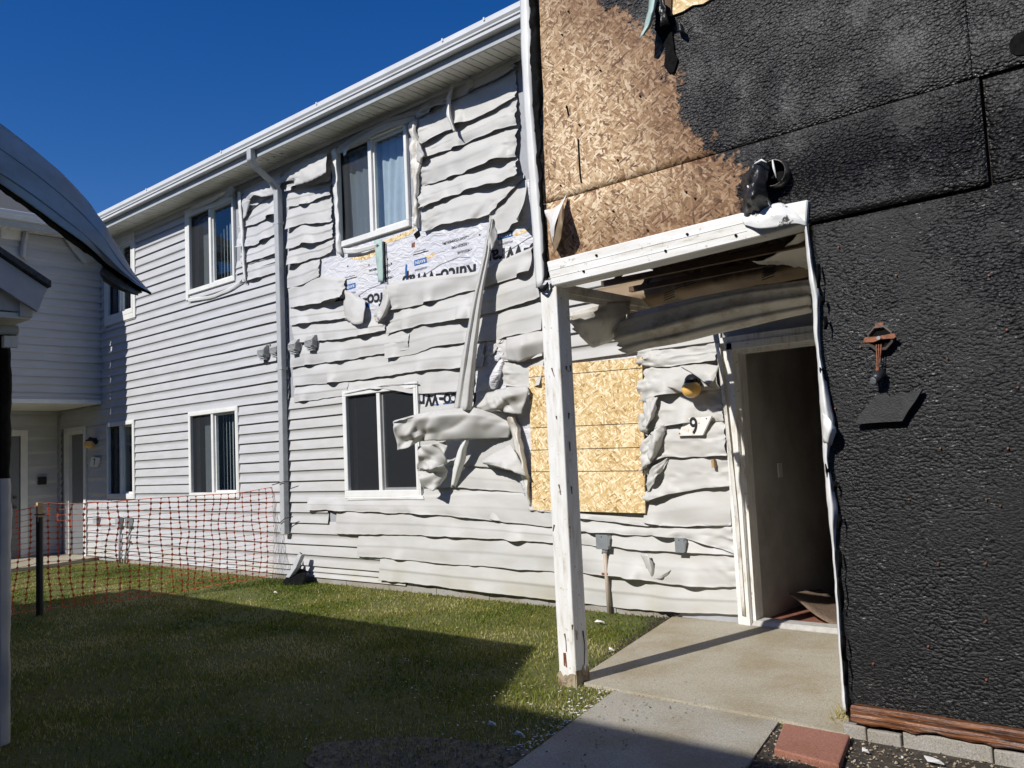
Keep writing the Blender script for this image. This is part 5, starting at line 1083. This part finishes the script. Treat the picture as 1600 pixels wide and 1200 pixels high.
for i in range(31):
    a = G_[min(i+1, 30)]-G_[max(i-1, 0)]; a[2] = 0; a /= np.linalg.norm(a); pts = []; wds = []
    for j in range(nr):
        p_ = N_[j, i]
        if j: pts.append(p_*.7+N_[j-1, i]*.3); wds.append(.007)
        pts += [p_]; wds += [.036]
        if j < nr-1: pts.append(p_*.7+N_[j+1, i]*.3); wds.append(.007)
    v, f = ribbon(pts, wds, a); k = len(v)
    mesh('net_upright', v, f, ORANGE, NT)
for j in range(nr):
    b = MB(); b.tube([N_[j, i] for i in range(31)], ( .0030 if j not in (0, nr-1) else .005), 3, False); b.build('net_strand', ORANGE, NT)
st = FZ(62, 961, .1); zt = Zat(st, 785); zm = Zat(st, 808)
STK = thing('fence_stake', 'wooden stake with a black sleeve holding up the orange netting on the lawn', 'stake', tuple(st))
MB().box(st[0]-.028, st[0]+.028, st[1]-.028, st[1]+.028, zm-.05, zt).build('stake_top', STAKEW, STK); MB().tube([(st[0], st[1], .02), (st[0], st[1], zm)], .038, 10).build('black_sleeve', BLACK, STK)
MB().tube([(st[0]-.04, st[1]-.04, zm+.03), (st[0]+.04, st[1]-.04, zm+.03), (st[0]+.04, st[1]+.04, zm+.03), (st[0]-.04, st[1]+.04, zm+.03), (st[0]-.04, st[1]-.04, zm+.03)], .006, 5).build('tie_wire', BLACK, STK)
MB().tube([FZ(445, 830, .75)*0+np.array((DX-.06, -.14, .85)), np.array((DX+.07, -.14, .92)), np.array((DX+.22, -.12, .94))], .006, 5).build('tie_wire', BLACK, NT)
MB().tube([np.array((DX-.2, -.15, 1.36)), np.array((DX+.06, -.14, 1.40)), np.array((DX+.2, -.10, 1.40))], .006, 5).build('tie_wire', BLACK, NT)

# ------------------------------------------------------------------ grass, litter
def inpoly(x, y, poly):
    ins = np.zeros(len(x), bool); P = np.array(poly)[:, :2]; Q = np.roll(P, -1, 0)
    for a, b_ in zip(P, Q):
        c = ((a[1] > y) != (b_[1] > y)) & (x < (b_[0]-a[0])*(y-a[1])/(b_[1]-a[1]+1e-12)+a[0]); ins ^= c
    return ins
NB = 460000
X = rng.uniform(-18.5, -2.2, NB); Y = rng.uniform(-6.4, 0.0, NB)
dc = np.hypot(X-CAM[0], Y-CAM[1]); keep = rng.uniform(0, 1, NB) < np.clip((5.2/dc)**1.1, .12, 1)
dx_, dy_ = X-CAM[0], Y-CAM[1]; den = dx_*_f[0]+dy_*_f[1]; lat = (dx_*_r[0]+dy_*_r[1])/np.maximum(den, .01)
keep &= (den > 1.5) & (lat > -.72) & (lat < .2)
for poly, g_ in ((SLAB1, 0), (WALK, 0), (BED, 0)): keep &= ~inpoly(X, Y, poly)
keep &= ~((X < -15.4) & (Y > -2.65) & (X > -19))
bare = inpoly(X, Y, DIRT); keep &= ~(bare & (rng.uniform(0, 1, NB) < .55))
near_edge = np.array([n3(a*1.3, b_*1.3, 2.) for a, b_ in zip(X, Y)])
thin = np.clip(.35+.9*(near_edge+.35), .25, 1); keep &= rng.uniform(0, 1, NB) < thin
strip_ = (X > -4.35) & (Y > -2.4) & (rng.uniform(0, 1, NB) < .25); keep &= ~strip_
X, Y, pn = X[keep], Y[keep], near_edge[keep]; n_ = len(X); dc = np.hypot(X-CAM[0], Y-CAM[1])
h = rng.uniform(.007, .022, n_)*(1+.35*pn)*(1+.4*(rng.uniform(0, 1, n_) > .95)); wdt = np.clip(.0028*dc/3.2, .0028, .0085)*rng.uniform(.7, 1.3, n_)
an = rng.uniform(0, 2*math.pi, n_); ln_ = rng.uniform(.3, 1.5, n_); la = rng.uniform(0, 2*math.pi, n_)
bx, by = np.cos(an)*wdt/2, np.sin(an)*wdt/2; tx, ty = np.cos(la)*h*ln_, np.sin(la)*h*ln_
Vt = np.zeros((n_, 5, 3))
Vt[:, 0] = np.stack([X-bx, Y-by, np.full(n_, GZ-.006)], 1); Vt[:, 1] = np.stack([X+bx, Y+by, np.full(n_, GZ-.006)], 1)
Vt[:, 2] = np.stack([X+bx*.8+tx*.4, Y+by*.8+ty*.4, GZ+h*.62], 1); Vt[:, 3] = np.stack([X-bx*.8+tx*.4, Y-by*.8+ty*.4, GZ+h*.62], 1)
Vt[:, 4] = np.stack([X+tx, Y+ty, GZ+h], 1)
me = bpy.data.meshes.new('grass'); idx = np.arange(n_)*5
me.vertices.add(n_*5); me.vertices.foreach_set('co', Vt.ravel().astype(np.float32))
lp = np.stack([idx, idx+1, idx+2, idx+3, idx+3, idx+2, idx+4], 1).ravel(); me.loops.add(len(lp)); me.loops.foreach_set('vertex_index', lp.astype(np.int32))
me.polygons.add(n_*2); ls = np.stack([np.arange(n_)*7, np.arange(n_)*7+4], 1).ravel(); lt = np.tile([4, 3], n_)
me.polygons.foreach_set('loop_start', ls.astype(np.int32)); me.polygons.foreach_set('loop_total', lt.astype(np.int32)); me.update(calc_edges=True)
pp = np.array([n3(a*.55, b_*.8, 9.) for a, b_ in zip(X, Y)])
p2 = np.array([n3(a*1.9, b_*2.6, 4.) for a, b_ in zip(X, Y)])
tone = np.clip(.50+.75*pp+.4*p2+rng.normal(0, .2, n_)+.35*(rng.uniform(0, 1, n_) > .88), 0, 1)
at = me.attributes.new('tone', 'FLOAT', 'POINT'); at.data.foreach_set('value', np.repeat(tone, 5).astype(np.float32))
me.materials.append(GRASS); o = bpy.data.objects.new('grass', me); COL.objects.link(o); o['kind'] = 'stuff'; o['label'] = 'patchy green and straw coloured lawn grass'
def scatter(name, n, fn, smin, smax, m, zoff=.004, label=None, flat=.3):
    v = []; f = []
    for _ in range(n):
        x, y = fn(); s_ = random.uniform(smin, smax); a = random.uniform(0, 6.3); k = len(v); th = s_*random.uniform(.1, flat)
        for q, (lx, ly) in enumerate(((-1, -.4), (.2, -.6), (1, .1), (.3, .6), (-.6, .5))):
            j = random.uniform(.6, 1.1); v.append((x+s_*j*(lx*math.cos(a)-ly*math.sin(a)), y+s_*j*(lx*math.sin(a)+ly*math.cos(a)), GZ+zoff+random.uniform(0, th*1.5)))
        v.append((x, y, GZ+zoff+th*2)); f += [(k+i, k+(i+1) % 5, k+5) for i in range(5)]
    o = mesh(name, v, f, m); o['kind'] = 'stuff'
    if label: o['label'] = label
def inb(poly, bb):
    P = [tuple(p[:2]) for p in poly]
    def g():
        while True:
            x, y = random.uniform(bb[0], bb[1]), random.uniform(bb[2], bb[3])
            if inpoly(np.array([x]), np.array([y]), P)[0]: return x, y
    return g
scatter('mulch', 5200, inb(BED, (-2.3, .8, -4.3, -2.24)), .004, .014, DEBRIS, .0, 'dark mulch and chips on the bed by the burnt wall', .6)
scatter('mulch', 2600, inb(BED, (-2.3, .8, -4.3, -2.24)), .004, .012, SOIL, .0, 'dark mulch and chips on the bed by the burnt wall', .8)
scatter('pale_chips', 130, inb(BED, (-2.2, .2, -3.9, -2.26)), .004, .011, PAPER, .002, 'small pale chips on the soil')
scatter('leaf_litter', 900, lambda: (random.uniform(-5.2, -2.6), random.uniform(-4.4, -1.9)), .004, .013, DEBRIS, .012, 'dry leaf bits on the lawn near the walkway', .6)
scatter('soil_crumbs', 1100, inb(DIRT, (-5, -2.5, -4.4, -3.1)), .003, .011, EARTH, .0, 'crumbs of bare soil', .8)
def edge_fn():
    a, b_ = gp(958, 1082), gp(801, 1200); t = random.uniform(0, .9); return (a[0]+(b_[0]-a[0])*t-abs(random.gauss(0, .10)), a[1]+(b_[1]-a[1])*t+random.gauss(0, .03))
def ok_pt(fn):
    def g():
        while True:
            q = fn(); x_, y_ = np.array([q[0]]), np.array([q[1]])
            if not any(inpoly(x_, y_, [p[:2] for p in P])[0] for P in (SLAB1, WALK, BED)): return q
    return g
scatter('pale_chips', 170, ok_pt(edge_fn), .005, .014, PAPER, .012, 'pale chips along the walkway edge')
scatter('pale_chips', 150, ok_pt(lambda: (random.gauss(-4.2, 1.1), random.gauss(-2.9, .8))), .004, .011, PAPER, .022, 'pale chips strewn on the lawn')
scatter('pale_chips', 60, ok_pt(lambda: (random.uniform(-9, -4), random.uniform(-3.6, -.3))), .005, .014, PAPER, .025, 'pale chips strewn on the lawn')
scatter('edge_soil', 1300, ok_pt(lambda: (lambda t: (-3.5-.72*t-abs(random.gauss(0, .09)), -2.15+2.2*t))(random.random())), .004, .013, SOIL, .0, 'crumbs of soil along the slab edge', .8)
scatter('porch_crumbs', 60, lambda: (random.uniform(-3.3, -1.9), random.uniform(-3.2, -.2)), .002, .006, PAPER, .018, 'crumbs on the concrete')
scatter('porch_grit', 60, lambda: (random.uniform(-3.2, -1.9), random.uniform(-4., -.2)), .002, .007, TAR, .019, 'black grit on the concrete')
for i, (px, py, sz, lab) in enumerate(((1460,1188,.045,'white plastic shard lying on the soil below the burnt wall'), (1352,1172,.02,'small white shard on the soil next to the red paver'), (938,971,.05,'white scrap lying in the grass at the conduit foot'), (812,1146,.03,'white scrap at the sunlit end of the lawn'), (955,1014,.03,'pale scrap standing at the edge of the porch slab'), (431,925,.03,'pale stone in the grass by the black bag'), (768,1130,.035,'white torn scrap at the tip of the lawn shadow'))):
    c = FZ(px, py, .125); v = []
    for k in range(7):
        t = 6.283*k/7; r = sz*(.7+.5*n3(k*1.1, i)); v.append((c[0]+r*math.cos(t)*1.3, c[1]+r*math.sin(t)*.6, .118+.012*n3(k, i, 3)+.006*k % .02))
    v += [(p[0], p[1], p[2]-.006) for p in v]
    o = mesh('debris_scrap', v, [tuple(range(7)), tuple(range(7, 14))[::-1]]+[(k, k+7, (k+1) % 7+7, (k+1) % 7) for k in range(7)], PAPER); tag(o, lab, 'scrap', 'pale scraps on the ground')
# weeds at the corner of the burnt wall
for i in range(40):
    c = FZ(1321+6*n3(i*1.3, 1), 1122+10*n3(i*.9, 4), .1); b = MB()
v = []; f = []
for i in range(70):
    c = np.array(FZ(1320, 1126, .1))+np.array((random.gauss(0, .03), random.gauss(0, .05), 0)); a = random.uniform(0, 6.3); hh = random.uniform(.03, .12); k = len(v)
    v += [c+np.array((-.003, 0, 0)), c+np.array((.003, 0, 0)), c+np.array((math.cos(a)*hh*.5, math.sin(a)*hh*.5, hh))]; f.append((k, k+1, k+2))
o = mesh('dry_weed', v, f, simple('dry_weed', (.30, .25, .09), .8, .5, 60)); tag(o, 'tuft of dry weed at the foot of the burnt wall corner', 'weed')
